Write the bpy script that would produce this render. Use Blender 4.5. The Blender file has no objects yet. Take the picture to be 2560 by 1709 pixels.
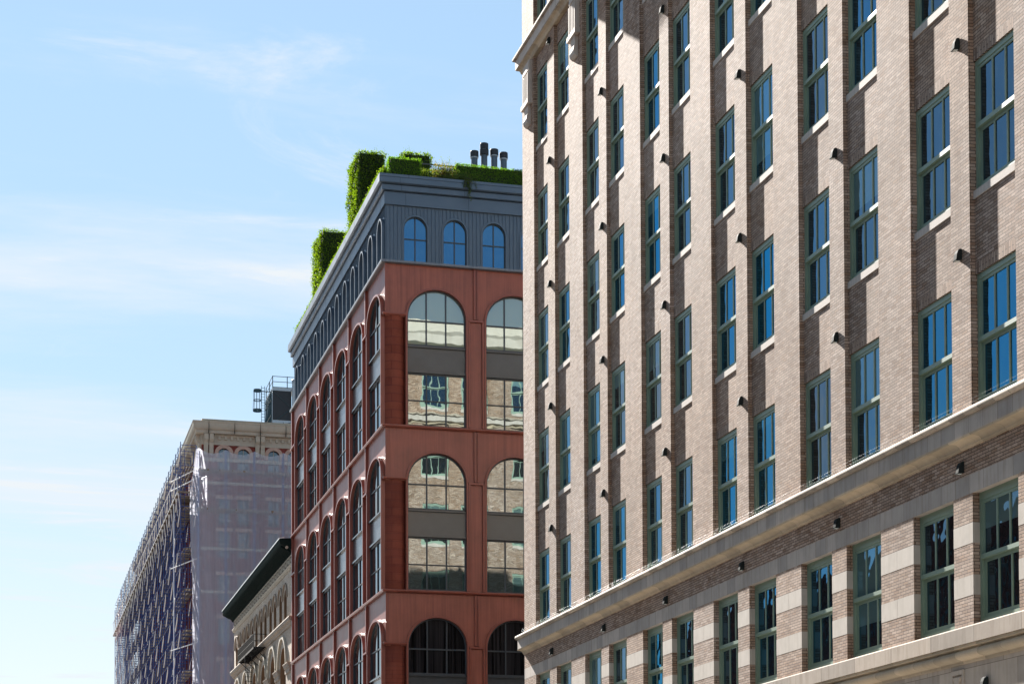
import bpy, bmesh, math, random
from mathutils import Vector, Matrix
random.seed(7)
C = bpy.context.scene.collection
R = math.radians
sc = bpy.context.scene

# ------------------------------------------------------------------ camera
PITCH, ROLL, YAW = .02519, -.0041306, .2583932
cam = bpy.data.cameras.new('camera')
cam.sensor_width = 36.0
cam.lens = 4895.9 / 2560 * 36
cam.shift_x = 0.0
cam.shift_y = (2120.36 - 854.5) / 2560
cam.clip_end = 9000
co = bpy.data.objects.new('camera', cam)
C.objects.link(co)
fw = Vector((math.sin(YAW) * math.cos(PITCH), math.cos(YAW) * math.cos(PITCH), math.sin(PITCH)))
rt = Vector((math.cos(YAW), -math.sin(YAW), 0))
up = rt.cross(fw)
rt2 = rt * math.cos(ROLL) + up * math.sin(ROLL)
up2 = -rt * math.sin(ROLL) + up * math.cos(ROLL)
m3 = Matrix((rt2, up2, -fw)).transposed()
co.matrix_world = Matrix.Translation((0, 0, 1.7)) @ m3.to_4x4()
sc.camera = co

# ------------------------------------------------------------------ light
SUN = Vector((-1.0, 8.6, 5.2)).normalized()          # towards the sun
SUN_EL = math.asin(SUN.z)
SUN_AZ = math.atan2(SUN.x, SUN.y)                    # clockwise from +Y
sd = bpy.data.lights.new('sun', 'SUN')
sd.energy = 5.0
sd.angle = R(0.5)
sd.color = (1.0, 0.94, 0.87)
so = bpy.data.objects.new('sun', sd)
so.rotation_euler = (-SUN).to_track_quat('-Z', 'Y').to_euler()
so.location = (-60, 300, 250)
C.objects.link(so)

w = bpy.data.worlds.new('World')
sc.world = w
w.use_nodes = True
nt = w.node_tree
nt.nodes.clear()
N = nt.nodes.new
L = nt.links.new
out = N('ShaderNodeOutputWorld')
bg = N('ShaderNodeBackground')
bg.inputs['Strength'].default_value = 0.05
sky = N('ShaderNodeTexSky')
sky.sky_type = 'NISHITA'
sky.sun_disc = False
sky.sun_elevation = SUN_EL
sky.sun_rotation = SUN_AZ
sky.altitude = 0
sky.air_density = 0.55
sky.dust_density = 0.0
sky.ozone_density = 1.6
tc = N('ShaderNodeTexCoord')
# thin cirrus: noise on the cloud deck (direction / height)
sep = N('ShaderNodeSeparateXYZ')
L(tc.outputs['Generated'], sep.inputs[0])
mx = N('ShaderNodeMath'); mx.operation = 'MAXIMUM'; mx.inputs[1].default_value = 0.02
L(sep.outputs['Z'], mx.inputs[0])
addz = N('ShaderNodeMath'); addz.operation = 'ADD'; addz.inputs[1].default_value = 0.10
L(mx.outputs[0], addz.inputs[0])
dv = N('ShaderNodeVectorMath'); dv.operation = 'DIVIDE'
L(tc.outputs['Generated'], dv.inputs[0])
cmb = N('ShaderNodeCombineXYZ')
for i in range(3):
    L(addz.outputs[0], cmb.inputs[i])
L(cmb.outputs[0], dv.inputs[1])
def cirrus(scale, rot, loc, nscale, p0, p1, amount, distort, rough=0.55):
    mp = N('ShaderNodeMapping')
    mp.inputs['Scale'].default_value = scale
    mp.inputs['Rotation'].default_value = (0, 0, R(rot))
    mp.inputs['Location'].default_value = loc
    L(dv.outputs[0], mp.inputs['Vector'])
    n1 = N('ShaderNodeTexNoise')
    n1.inputs['Scale'].default_value = nscale
    n1.inputs['Detail'].default_value = 9
    n1.inputs['Roughness'].default_value = rough
    n1.inputs['Distortion'].default_value = distort
    L(mp.outputs[0], n1.inputs['Vector'])
    cr = N('ShaderNodeMapRange'); cr.interpolation_type = 'SMOOTHSTEP'
    cr.inputs['From Min'].default_value = p0; cr.inputs['From Max'].default_value = p1
    cr.inputs['To Max'].default_value = amount
    L(n1.outputs['Fac'], cr.inputs['Value'])
    return cr.outputs[0]
def addm(a, b):
    m = N('ShaderNodeMath'); m.operation = 'ADD'; m.use_clamp = True
    L(a, m.inputs[0]); L(b, m.inputs[1]); return m.outputs[0]
c1 = cirrus((.3, 1.0, 1.0), 8, (2, 1, 0.0), 1, .49, 0.76, 0.9, .7, .6)
c2 = cirrus((0.7, 2.0, 1.0), -30, (4.2, 1.9, 0.0), 1.7, 0.53, 0.80, 0.7, 1.3, 0.66)
# high thin veil, brighter round the sun (forward scattering in the ice cloud)
dt = N('ShaderNodeVectorMath'); dt.operation = 'DOT_PRODUCT'; dt.inputs[1].default_value = SUN
L(tc.outputs['Generated'], dt.inputs[0])
vr = N('ShaderNodeMapRange'); vr.inputs['From Min'].default_value = 0.45; vr.inputs['From Max'].default_value = 1.0
vr.inputs['To Min'].default_value = 0.04; vr.inputs['To Max'].default_value = 0.34
L(dt.outputs['Value'], vr.inputs['Value'])
# low haze layer at the horizon
hz = N('ShaderNodeMapRange'); hz.inputs['From Min'].default_value = 0.02; hz.inputs['From Max'].default_value = 0.24
hz.inputs['To Min'].default_value = 0.6; hz.inputs['To Max'].default_value = 0.0
L(sep.outputs['Z'], hz.inputs['Value'])
va_out = addm(addm(c1, c2), addm(vr.outputs[0], hz.outputs[0]))
sky_t = N('ShaderNodeMix'); sky_t.data_type = 'RGBA'; sky_t.blend_type = 'MULTIPLY'
sky_t.inputs['Factor'].default_value = 1.0
L(sky.outputs[0], sky_t.inputs['A']); tz = N('ShaderNodeMapRange'); tz.inputs['From Min'].default_value = 0.0; tz.inputs['From Max'].default_value = 0.40
L(sep.outputs['Z'], tz.inputs['Value'])
tm = N('ShaderNodeMix'); tm.data_type = 'RGBA'
tm.inputs['A'].default_value = (0.98, 0.64, 0.42, 1); tm.inputs['B'].default_value = (0.97, 1.17, 1.0, 1)
L(tz.outputs[0], tm.inputs['Factor']); L(tm.outputs['Result'], sky_t.inputs['B'])
# cloud colour: sunlit ice cloud, near white
cl = N('ShaderNodeRGB'); cl.outputs[0].default_value = (3.75, 4.0, 4.2, 1)
cmx = N('ShaderNodeMix'); cmx.data_type = 'RGBA'
L(va_out, cmx.inputs['Factor'])
L(sky_t.outputs['Result'], cmx.inputs['A'])
L(cl.outputs[0], cmx.inputs['B'])
L(cmx.outputs['Result'], bg.inputs['Color'])
L(bg.outputs[0], out.inputs['Surface'])

sc.view_settings.view_transform = 'Standard'
sc.view_settings.look = 'None'
sc.view_settings.exposure = 2.2
sc.view_settings.gamma = 1.0
sc.view_settings.use_curve_mapping = False

# ------------------------------------------------------------------ helpers
class MB:
    def __init__(s):
        s.v = []; s.f = []
    def poly(s, pts, flip=False):
        i = len(s.v); s.v += [tuple(p) for p in pts]
        r = list(range(i, i + len(pts)))
        s.f.append(r[::-1] if flip else r)
    def box(s, x0, x1, y0, y1, z0, z1):
        i = len(s.v)
        s.v += [(x0,y0,z0),(x1,y0,z0),(x1,y1,z0),(x0,y1,z0),(x0,y0,z1),(x1,y0,z1),(x1,y1,z1),(x0,y1,z1)]
        for q in ((0,3,2,1),(4,5,6,7),(0,1,5,4),(1,2,6,5),(2,3,7,6),(3,0,4,7)):
            s.f.append([i + k for k in q])
    def tube(s, a, b, r, n=6, r2=None):
        a = Vector(a); b = Vector(b); d = (b - a)
        if d.length < 1e-6: return
        q = d.to_track_quat('Z', 'Y')
        r2 = r if r2 is None else r2
        i = len(s.v)
        for k in range(n):
            t = 2 * math.pi * k / n
            o = q @ Vector((math.cos(t), math.sin(t), 0))
            s.v.append(tuple(a + o * r)); s.v.append(tuple(b + o * r2))
        for k in range(n):
            j = (k + 1) % n
            s.f.append([i+2*k, i+2*j, i+2*j+1, i+2*k+1])
        s.f.append([i+2*k for k in range(n)][::-1]); s.f.append([i+2*k+1 for k in range(n)])
    def loft(s, rings, closed=True, caps=True):
        """rings: lists of points of equal count, joined one to the next"""
        n = len(rings[0]); i = len(s.v)
        for r in rings: s.v += [tuple(p) for p in r]
        for a in range(len(rings) - 1):
            for k in range(n if closed else n - 1):
                j = (k + 1) % n
                s.f.append([i+a*n+k, i+a*n+j, i+(a+1)*n+j, i+(a+1)*n+k])
        if caps and closed:
            s.f.append([i+k for k in range(n)][::-1])
            s.f.append([i+(len(rings)-1)*n+k for k in range(n)])
    def prism(s, outer, d0, d1):
        """(u,z) polygon extruded from depth d0 to d1, local (u,w,z)"""
        s.loft([[(u, d0, z) for u, z in outer], [(u, d1, z) for u, z in outer]])
    def band(s, inner, outer, d0, d1):
        """open strip between two (u,z) paths, extruded d0..d1"""
        n = len(inner)
        for k in range(n - 1):
            a, b, c, d = inner[k], inner[k+1], outer[k+1], outer[k]
            P = lambda q, dd: (q[0], dd, q[1])
            s.poly([P(a,d0), P(b,d0), P(c,d0), P(d,d0)])
            s.poly([P(a,d1), P(d,d1), P(c,d1), P(b,d1)])
            s.poly([P(a,d0), P(a,d1), P(b,d1), P(b,d0)])
            s.poly([P(d,d0), P(c,d0), P(c,d1), P(d,d1)])
        for k in (0, n - 1):
            a, d = inner[k], outer[k]
            s.poly([(a[0],d0,a[1]), (d[0],d0,d[1]), (d[0],d1,d[1]), (a[0],d1,a[1])])
    def build(s, name, mat, parent=None, T=None, smooth=False):
        me = bpy.data.meshes.new(name)
        vs = [T(*p) for p in s.v] if T else s.v
        me.from_pydata(vs, [], s.f)
        me.validate()
        bm = bmesh.new(); bm.from_mesh(me)
        bmesh.ops.remove_doubles(bm, verts=bm.verts, dist=0.0004)
        bmesh.ops.recalc_face_normals(bm, faces=bm.faces)
        bm.to_mesh(me); bm.free()
        if smooth:
            for p in me.polygons: p.use_smooth = True
        me.materials.append(mat)
        o = bpy.data.objects.new(name, me)
        C.objects.link(o)
        if parent is not None: adopt(o, parent)
        return o

def adopt(o, parent):
    o.parent = parent
    o.matrix_parent_inverse = ABS[parent.name].inverted() if parent.name in ABS else Matrix()
ABS = {}

def tag(o, label, cat, group=None, kind=None):
    if label: o['label'] = label
    if cat: o['category'] = cat
    if group: o['group'] = group
    if kind: o['kind'] = kind
    return o

def thing(name, label, cat, loc=(0,0,0), group=None):
    o = bpy.data.objects.new(name, None)
    o.empty_display_size = 0.5
    o.location = loc
    C.objects.link(o)
    ABS[o.name] = Matrix.Translation(loc)
    return tag(o, label, cat, group)

def structure(o):
    o['kind'] = 'structure'; return o

def copy_part(src, parent, T=None, kids=True):
    """copy of a part and its sub-parts moved to T (location)"""
    c = src.copy(); C.objects.link(c)
    c.parent = parent
    c.matrix_parent_inverse = ABS[parent.name].inverted() if parent.name in ABS else Matrix()
    if T is not None: c.location = T
    for ch in src.children:
        d = ch.copy(); C.objects.link(d); d.parent = c
        d.matrix_parent_inverse = Matrix()
    return c

def arc(c, zs, a, b, zb, n=24, e=2.0, both=True):
    """U path: left jamb up, over the arch, right jamb down; (u,z)"""
    P = [(c - a, zb)] if zb < zs - 1e-6 else []
    for k in range(n + 1):
        t = math.pi * (1 - k / n)
        cx, sx = math.cos(t), math.sin(t)
        P.append((c + a * math.copysign(abs(cx) ** (2 / e), cx), zs + b * abs(sx) ** (2 / e)))
    if zb < zs - 1e-6: P.append((c + a, zb))
    return P

def arch_panel(mb, u0, u1, z0, z1, c, zs, a, b, zb, d, n=24, e=2.0, ulow=None):
    """flat panel at depth d with an arched hole"""
    Q = lambda u, z: (u, d, z)
    if zb > z0: mb.poly([Q(u0,z0), Q(u1,z0), Q(u1,zb), Q(u0,zb)])
    ul = u0 if ulow is None else ulow
    mb.poly([Q(ul,zb), Q(c-a,zb), Q(c-a,zs), Q(ul,zs)])
    mb.poly([Q(c+a,zb), Q(u1,zb), Q(u1,zs), Q(c+a,zs)])
    mb.poly([Q(u0,zs), Q(c-a,zs), Q(c-a,z1), Q(u0,z1)])
    mb.poly([Q(c+a,zs), Q(u1,zs), Q(u1,z1), Q(c+a,z1)])
    A = arc(c, zs, a, b, zs, n, e)
    for k in range(len(A) - 1):
        mb.poly([Q(*A[k]), Q(*A[k+1]), Q(A[k+1][0], z1), Q(A[k][0], z1)])

def profile_run(mb, prof, p0, p1, T2):
    """extrude a (p,z) profile between along-positions; T2(p,s,z)->xyz"""
    mb.loft([[T2(p, p0, z) for p, z in prof], [T2(p, p1, z) for p, z in prof]])

def corner_run(mb, prof, X0, Y0, Yend, Xend):
    """mitred moulding round the corner (X0,Y0): along +Y on x=X0 and along +X on y=Y0"""
    mb.loft([[(X0 - p, Yend, z) for p, z in prof], [(X0 - p, Y0 - p, z) for p, z in prof], [(Xend, Y0 - p, z) for p, z in prof]])

# ------------------------------------------------------------------ materials
def new_mat(name):
    m = bpy.data.materials.new(name); m.use_nodes = True
    t = m.node_tree
    return m, t, t.nodes['Principled BSDF']

def uv_nodes(t):
    tc = t.nodes.new('ShaderNodeTexCoord')
    s = t.nodes.new('ShaderNodeSeparateXYZ'); t.links.new(tc.outputs['Object'], s.inputs[0])
    a = t.nodes.new('ShaderNodeMath'); a.operation = 'ADD'
    t.links.new(s.outputs[0], a.inputs[0]); t.links.new(s.outputs[1], a.inputs[1])
    c = t.nodes.new('ShaderNodeCombineXYZ')
    t.links.new(a.outputs[0], c.inputs[0]); t.links.new(s.outputs[2], c.inputs[1])
    return tc, c

def noise(t, vec, scale, detail=4, rough=0.6):
    n = t.nodes.new('ShaderNodeTexNoise')
    n.inputs['Scale'].default_value = scale; n.inputs['Detail'].default_value = detail
    n.inputs['Roughness'].default_value = rough
    if vec is not None: t.links.new(vec, n.inputs['Vector'])
    return n

def mixc(t, fac, a, b, mode='MIX'):
    m = t.nodes.new('ShaderNodeMix'); m.data_type = 'RGBA'; m.blend_type = mode
    for key, v in (('Factor', fac), ('A', a), ('B', b)):
        if hasattr(v, 'is_linked') or hasattr(v, 'links'): t.links.new(v, m.inputs[key])
        elif key == 'Factor': m.inputs[key].default_value = v
        else: m.inputs[key].default_value = (*v, 1)
    return m.outputs['Result']

def ramp(t, fac, p0, p1, c0=(0,0,0), c1=(1,1,1)):
    r = t.nodes.new('ShaderNodeValToRGB')
    r.color_ramp.elements[0].position = p0; r.color_ramp.elements[0].color = (*c0, 1)
    r.color_ramp.elements[1].position = p1; r.color_ramp.elements[1].color = (*c1, 1)
    t.links.new(fac, r.inputs[0]); return r.outputs[0]

def bump(t, b, h, strength, dist):
    n = t.nodes.new('ShaderNodeBump'); n.inputs['Strength'].default_value = strength
    n.inputs['Distance'].default_value = dist
    t.links.new(h, n.inputs['Height']); t.links.new(n.outputs[0], b.inputs['Normal'])

def brick_mat(name, c1, c2, mortar, bw=0.215, rh=0.068, ms=0.006, dark=(.6,.55,.5), vert=False, patch=0.5):
    m, t, b = new_mat(name)
    tc, v = uv_nodes(t)
    vec = v.outputs[0]
    if vert:
        s = t.nodes.new('ShaderNodeSeparateXYZ'); t.links.new(vec, s.inputs[0])
        c = t.nodes.new('ShaderNodeCombineXYZ')
        t.links.new(s.outputs[1], c.inputs[0]); t.links.new(s.outputs[0], c.inputs[1]); vec = c.outputs[0]
    br = t.nodes.new('ShaderNodeTexBrick')
    br.inputs['Scale'].default_value = 1.0
    br.inputs['Color1'].default_value = (*c1, 1); br.inputs['Color2'].default_value = (*c2, 1)
    br.inputs['Mortar'].default_value = (*mortar, 1)
    br.inputs['Brick Width'].default_value = bw; br.inputs['Row Height'].default_value = rh
    br.inputs['Mortar Size'].default_value = ms; br.inputs['Mortar Smooth'].default_value = 0.3
    br.inputs['Bias'].default_value = 0.0
    t.links.new(vec, br.inputs['Vector'])
    # a second tint per brick from a shifted copy of the same bond
    ad = t.nodes.new('ShaderNodeVectorMath'); ad.operation = 'ADD'; ad.inputs[1].default_value = (bw * 37, rh * 114, 0)
    t.links.new(vec, ad.inputs[0])
    b2 = t.nodes.new('ShaderNodeTexBrick')
    for k in ('Brick Width', 'Row Height', 'Scale'): b2.inputs[k].default_value = br.inputs[k].default_value
    b2.inputs['Mortar Size'].default_value = 0
    b2.inputs['Color1'].default_value = (0, 0, 0, 1); b2.inputs['Color2'].default_value = (1, 1, 1, 1)
    t.links.new(ad.outputs[0], b2.inputs['Vector'])
    tint = ramp(t, b2.outputs['Color'], 0.55, 0.95)
    col = mixc(t, tint, br.outputs['Color'], mixc(t, 1.0, br.outputs['Color'], dark, 'MULTIPLY'))
    n = noise(t, tc.outputs['Object'], 0.35, 5, 0.6)
    col = mixc(t, ramp(t, n.outputs['Fac'], 0.42, 0.66), col, mixc(t, 1.0, col, (1.22, 1.25, 1.30), 'MULTIPLY'))  # large pale blotches in the colour, standing in for reflected sunlight
    n2 = noise(t, tc.outputs['Object'], 1.7, 6, 0.65)
    col = mixc(t, ramp(t, n2.outputs['Fac'], 0.50, 0.75), col, mixc(t, 1.0, col, (0.80, 0.74, 0.68), 'MULTIPLY'))
    ms_ = t.nodes.new('ShaderNodeMapping'); ms_.inputs['Scale'].default_value = (2.6, 0.16, 1)
    t.links.new(v.outputs[0], ms_.inputs['Vector'])
    n4 = noise(t, ms_.outputs[0], 1.0, 6, 0.65)
    col = mixc(t, ramp(t, n4.outputs['Fac'], 0.48, 0.72), col, mixc(t, 1.0, col, (0.80, 0.75, 0.70), 'MULTIPLY'))
    n6 = noise(t, tc.outputs['Object'], 0.11, 4, 0.55)
    col = mixc(t, ramp(t, n6.outputs['Fac'], 0.44, 0.60), col, mixc(t, 1.0, col, (1.05, 0.98, 0.90), 'MULTIPLY'))
    t.links.new(col, b.inputs['Base Color'])
    b.inputs['Roughness'].default_value = 0.85
    b.inputs['Specular IOR Level'].default_value = 0.3
    inv = t.nodes.new('ShaderNodeMath'); inv.operation = 'SUBTRACT'; inv.inputs[0].default_value = 1.0
    t.links.new(br.outputs['Fac'], inv.inputs[1])
    n3 = noise(t, tc.outputs['Object'], 22, 3)
    mm = t.nodes.new('ShaderNodeMath'); mm.operation = 'MULTIPLY_ADD'; mm.inputs[1].default_value = 0.25
    t.links.new(n3.outputs['Fac'], mm.inputs[0]); t.links.new(inv.outputs[0], mm.inputs[2])
    bump(t, b, mm.outputs[0], 0.25, 0.003)
    return m

def stone_mat(name, c, c2, rough=0.8, joint=None, streak=0.5, sc_=1.4, stain=(.55,.48,.40), var=.78):
    """stone: grain, soft stains and rain streaks; joint = slab width, per = tint change slab by slab"""
    m, t, b = new_mat(name)
    tc, v = uv_nodes(t)
    n = noise(t, tc.outputs['Object'], sc_, 6, 0.62)
    col = mixc(t, ramp(t, n.outputs['Fac'], 0.35, 0.7), c, c2)
    mp = t.nodes.new('ShaderNodeMapping'); mp.inputs['Scale'].default_value = (7, 0.5, 1)
    t.links.new(v.outputs[0], mp.inputs['Vector'])
    n2 = noise(t, mp.outputs[0], 1.0, 5, 0.6)
    s = t.nodes.new('ShaderNodeMath'); s.operation = 'MULTIPLY'; s.inputs[1].default_value = streak
    t.links.new(ramp(t, n2.outputs['Fac'], 0.48, 0.75), s.inputs[0])
    col = mixc(t, s.outputs[0], col, mixc(t, 1.0, col, stain, 'MULTIPLY'))
    h = n.outputs['Fac']
    if joint:
        br = t.nodes.new('ShaderNodeTexBrick')
        br.inputs['Scale'].default_value = 1; br.inputs['Brick Width'].default_value = joint[0]
        br.inputs['Row Height'].default_value = joint[1]; br.inputs['Mortar Size'].default_value = joint[2]
        br.inputs['Color1'].default_value = (*((var,) * 3), 1); br.inputs['Color2'].default_value = (1.12, 1.10, 1.08, 1)
        br.inputs['Mortar'].default_value = (0.38, 0.34, 0.30, 1)
        br.offset = joint[3] if len(joint) > 3 else 0.5
        t.links.new(v.outputs[0], br.inputs['Vector'])
        col = mixc(t, 1.0, col, br.outputs['Color'], 'MULTIPLY')
    t.links.new(col, b.inputs['Base Color'])
    b.inputs['Roughness'].default_value = rough
    n4 = noise(t, tc.outputs['Object'], 30, 3)
    bump(t, b, n4.outputs['Fac'], 0.25, 0.004)
    return m

def paint_mat(name, c, rough=0.45, var=0.25, metallic=0.0, sc_=2.0, spec=0.5, c2=None, streak=0.0):
    m, t, b = new_mat(name)
    tc, v = uv_nodes(t)
    n = noise(t, tc.outputs['Object'], sc_, 5, 0.6)
    lo = tuple(x * (1 - var) for x in c)
    col = mixc(t, ramp(t, n.outputs['Fac'], 0.3, 0.7), lo, c2 or c)
    if streak:
        mp = t.nodes.new('ShaderNodeMapping'); mp.inputs['Scale'].default_value = (9, 0.22, 1)
        t.links.new(v.outputs[0], mp.inputs['Vector'])
        n2 = noise(t, mp.outputs[0], 1.0, 6, 0.65)
        s = t.nodes.new('ShaderNodeMath'); s.operation = 'MULTIPLY'; s.inputs[1].default_value = streak
        t.links.new(ramp(t, n2.outputs['Fac'], 0.42, 0.72), s.inputs[0])
        col = mixc(t, s.outputs[0], col, mixc(t, 1.0, col, (1.45, 1.5, 1.5), 'MULTIPLY'))
        n5 = noise(t, mp.outputs[0], 0.6, 6, 0.65)
        s2 = t.nodes.new('ShaderNodeMath'); s2.operation = 'MULTIPLY'; s2.inputs[1].default_value = streak
        t.links.new(ramp(t, n5.outputs['Fac'], 0.5, 0.8), s2.inputs[0])
        col = mixc(t, s2.outputs[0], col, mixc(t, 1.0, col, (0.62, 0.55, 0.55), 'MULTIPLY'))
    t.links.new(col, b.inputs['Base Color'])
    r = t.nodes.new('ShaderNodeMath'); r.operation = 'MULTIPLY_ADD'; r.inputs[1].default_value = 0.2; r.inputs[2].default_value = rough - 0.1
    t.links.new(n.outputs['Fac'], r.inputs[0]); t.links.new(r.outputs[0], b.inputs['Roughness'])
    b.inputs['Metallic'].default_value = metallic
    b.inputs['Specular IOR Level'].default_value = spec
    return m

def glass_mat(name, base, ior=1.5, wave=0.15, wscale=1.2, rough=0.01, stretch=(1,1,1), var=0.0, alt=None, tint=None):
    """window glass over a dim room: dark, mirror-like, slightly wavy"""
    m, t, b = new_mat(name)
    tc = t.nodes.new('ShaderNodeTexCoord'); oi = t.nodes.new('ShaderNodeObjectInfo')
    mul = t.nodes.new('ShaderNodeMath'); mul.operation = 'MULTIPLY'; mul.inputs[1].default_value = 97.0
    t.links.new(oi.outputs['Random'], mul.inputs[0])
    ad = t.nodes.new('ShaderNodeVectorMath'); ad.operation = 'ADD'
    t.links.new(tc.outputs['Object'], ad.inputs[0]); t.links.new(mul.outputs[0], ad.inputs[1])
    mp = t.nodes.new('ShaderNodeMapping'); mp.inputs['Scale'].default_value = stretch
    t.links.new(ad.outputs[0], mp.inputs['Vector'])
    n = noise(t, mp.outputs[0], wscale, 2, 0.5)
    if alt is not None:
        # roller blinds pulled down by a different amount behind each window
        sz = t.nodes.new('ShaderNodeSeparateXYZ'); t.links.new(tc.outputs['Object'], sz.inputs[0])
        m2 = t.nodes.new('ShaderNodeMath'); m2.operation = 'MULTIPLY'; m2.inputs[1].default_value = 7.13
        t.links.new(oi.outputs['Random'], m2.inputs[0])
        fr = t.nodes.new('ShaderNodeMath'); fr.operation = 'FRACT'; t.links.new(m2.outputs[0], fr.inputs[0])
        dr = t.nodes.new('ShaderNodeMath'); dr.operation = 'MULTIPLY_ADD'; dr.inputs[1].default_value = -6.5; dr.inputs[2].default_value = 3.6
        t.links.new(fr.outputs[0], dr.inputs[0])
        gt = t.nodes.new('ShaderNodeMath'); gt.operation = 'GREATER_THAN'
        t.links.new(sz.outputs[2], gt.inputs[0]); t.links.new(dr.outputs[0], gt.inputs[1])
        al = mixc(t, oi.outputs['Random'], alt, tuple(x * .35 for x in alt))
        col = mixc(t, gt.outputs[0], base, al)
        m5 = t.nodes.new('ShaderNodeMath'); m5.operation = 'MULTIPLY'; m5.inputs[1].default_value = 13.7
        t.links.new(oi.outputs['Random'], m5.inputs[0])
        f5 = t.nodes.new('ShaderNodeMath'); f5.operation = 'FRACT'; t.links.new(m5.outputs[0], f5.inputs[0])
        io = t.nodes.new('ShaderNodeMath'); io.operation = 'MULTIPLY_ADD'; io.inputs[1].default_value = 2.0; io.inputs[2].default_value = 1.9
        t.links.new(f5.outputs[0], io.inputs[0]); t.links.new(io.outputs[0], b.inputs['IOR'])
        t.links.new(col, b.inputs['Base Color'])
    else:
        b.inputs['Base Color'].default_value = (*base, 1)
    b.inputs['Roughness'].default_value = rough
    if alt is None: b.inputs['IOR'].default_value = ior
    if tint: b.inputs['Specular Tint'].default_value = (*tint, 1)
    bump(t, b, n.outputs['Fac'], 1.0, wave)
    return m

M = {}
M['brick'] = brick_mat('tan_brick', (.415,.318,.252), (.262,.190,.146), (.06,.045,.036), ms=.008, dark=(.78,.69,.61), bw=.235)
M['brick_v'] = brick_mat('tan_brick_soldier', (.415,.318,.252), (.262,.190,.146), (.06,.045,.036), vert=True, bw=.232, ms=.008, dark=(.8,.75,.7))
M['stone'] = stone_mat('limestone', (.50,.45,.40), (.40,.35,.30))
M['slab'] = stone_mat('limestone_slabs', (.47,.42,.37), (.37,.33,.29), joint=(.60, 60, .006, 0.0))
M['quoin'] = stone_mat('limestone_blocks', (.47,.425,.37), (.40,.36,.31), streak=0.3, sc_=3)
M['nosing'] = stone_mat('stone_nosing', (.52,.45,.36), (.38,.31,.24), joint=(.62, 60, .010, 0.0), streak=0.3, var=.52)
M['cove'] = stone_mat('cove_moulding', (.50,.41,.29), (.40,.32,.22), joint=(.95, 60, .004, 0.0), streak=0.25)
M['ledge'] = stone_mat('weathered_ledge', (.36,.30,.24), (.27,.22,.17), joint=(1.9, 60, .012, 0.0), streak=0.8)
M['ashlar'] = stone_mat('limestone_ashlar', (.46,.40,.33), (.36,.31,.26), joint=(1.1, 1.6, .006, 0.5), streak=0.45)
M['frame'] = paint_mat('green_grey_paint', (.20,.285,.215), 0.45, 0.15)
M['pane'] = glass_mat('old_window_glass', (.012,.013,.014), 3.0, 0.02, 1.0, alt=(.13,.21,.20), tint=(.02,.52,1.0))
M['metal_black'] = paint_mat('dark_lamp_metal', (.022,.028,.027), 0.85, 0.3, spec=0.12)
M['lens'] = paint_mat('lamp_lens', (.62,.68,.66), 0.2, 0.05)
M['red'] = paint_mat('oxide_red_panel', (.285,.078,.048), 0.42, 0.28, sc_=0.9, streak=0.8)
M['red_trim'] = paint_mat('oxide_red_trim', (.255,.066,.042), 0.38, 0.2, sc_=1.4, streak=0.2)
M['red_brick'] = brick_mat('terracotta_courses', (.20,.052,.032), (.175,.044,.028), (.13,.03,.02), bw=1.3, rh=.42, ms=.012, dark=(.85,.8,.8))
M['joint'] = paint_mat('dark_red_joint', (.07,.02,.014), 0.8, 0.2)
M['seam'] = paint_mat('blue_grey_metal', (.085,.125,.172), 0.38, 0.15, metallic=0.25, sc_=0.8)
M['seam_light'] = paint_mat('zinc_ledge', (.16,.17,.19), 0.35, 0.1, metallic=0.4)
M['spandrel'] = paint_mat('grey_metal_panel', (.085,.092,.098), 0.2, 0.1, metallic=0.2)
M['mullion'] = paint_mat('dark_mullion', (.035,.045,.055), 0.4, 0.15)
M['glass_red'] = glass_mat('coated_glass', (.035,.05,.045), 2.9, 0.003, 0.8, tint=(.80,.96,1.0))
M['glass_blind'] = glass_mat('coated_glass_blinds', (.24,.28,.20), 2.8, 0.003, 0.8, tint=(.80,.96,1.0))
M['glass_dark'] = glass_mat('dark_glass', (.006,.006,.006), 1.35, 0.004, 0.8)
M['glass_attic'] = glass_mat('attic_glass', (.01,.02,.03), 3.4, 0.003, 0.5, tint=(.25,.62,1.0))
M['glass_left'] = glass_mat('street_glass', (.012,.014,.016), 3.6, 0.003, 0.9, tint=(.8,.95,1.0))
M['tan'] = brick_mat('pale_brick', (.52,.45,.37), (.44,.37,.30), (.30,.25,.20), dark=(.85,.8,.75))
M['tan_trim'] = stone_mat('brown_stone_trim', (.36,.29,.225), (.28,.22,.17), streak=.3)
M['tan_dark'] = paint_mat('brown_reveal', (.22,.12,.06), 0.7, 0.2)
M['frieze_dark'] = stone_mat('dark_frieze_ground', (.10,.085,.075), (.07,.06,.055))
M['cream'] = stone_mat('cream_stone', (.50,.44,.35), (.42,.37,.29), streak=0.2)
M['green_metal'] = paint_mat('dark_green_metal', (.010,.022,.020), 0.9, 0.3, spec=0.1)
M['flash'] = paint_mat('pale_flashing', (.75,.78,.76), 0.4, 0.1)
M['iron'] = paint_mat('black_iron', (.010,.010,.011), 0.85, 0.3, spec=.12)
M['redbrick'] = brick_mat('dark_red_brick', (.20,.04,.03), (.15,.03,.025), (.12,.06,.05), dark=(.8,.75,.75))
M['b4cream'] = stone_mat('cream_cornice', (.42,.38,.30), (.36,.325,.26), streak=0.2, sc_=.8)
M['pinkstone'] = stone_mat('pink_voussoirs', (.46,.32,.25), (.36,.24,.19), streak=.1, sc_=4)
M['b4glass'] = glass_mat('old_glass', (.02,.05,.06), 2.0, 0.004, 0.8)
M['scaf'] = paint_mat('blue_scaffold_tube', (.022,.065,.24), 0.4, 0.2)
M['galv'] = paint_mat('galvanised_tube', (.90,.89,.86), 0.35, 0.08, metallic=0.45)
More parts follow.
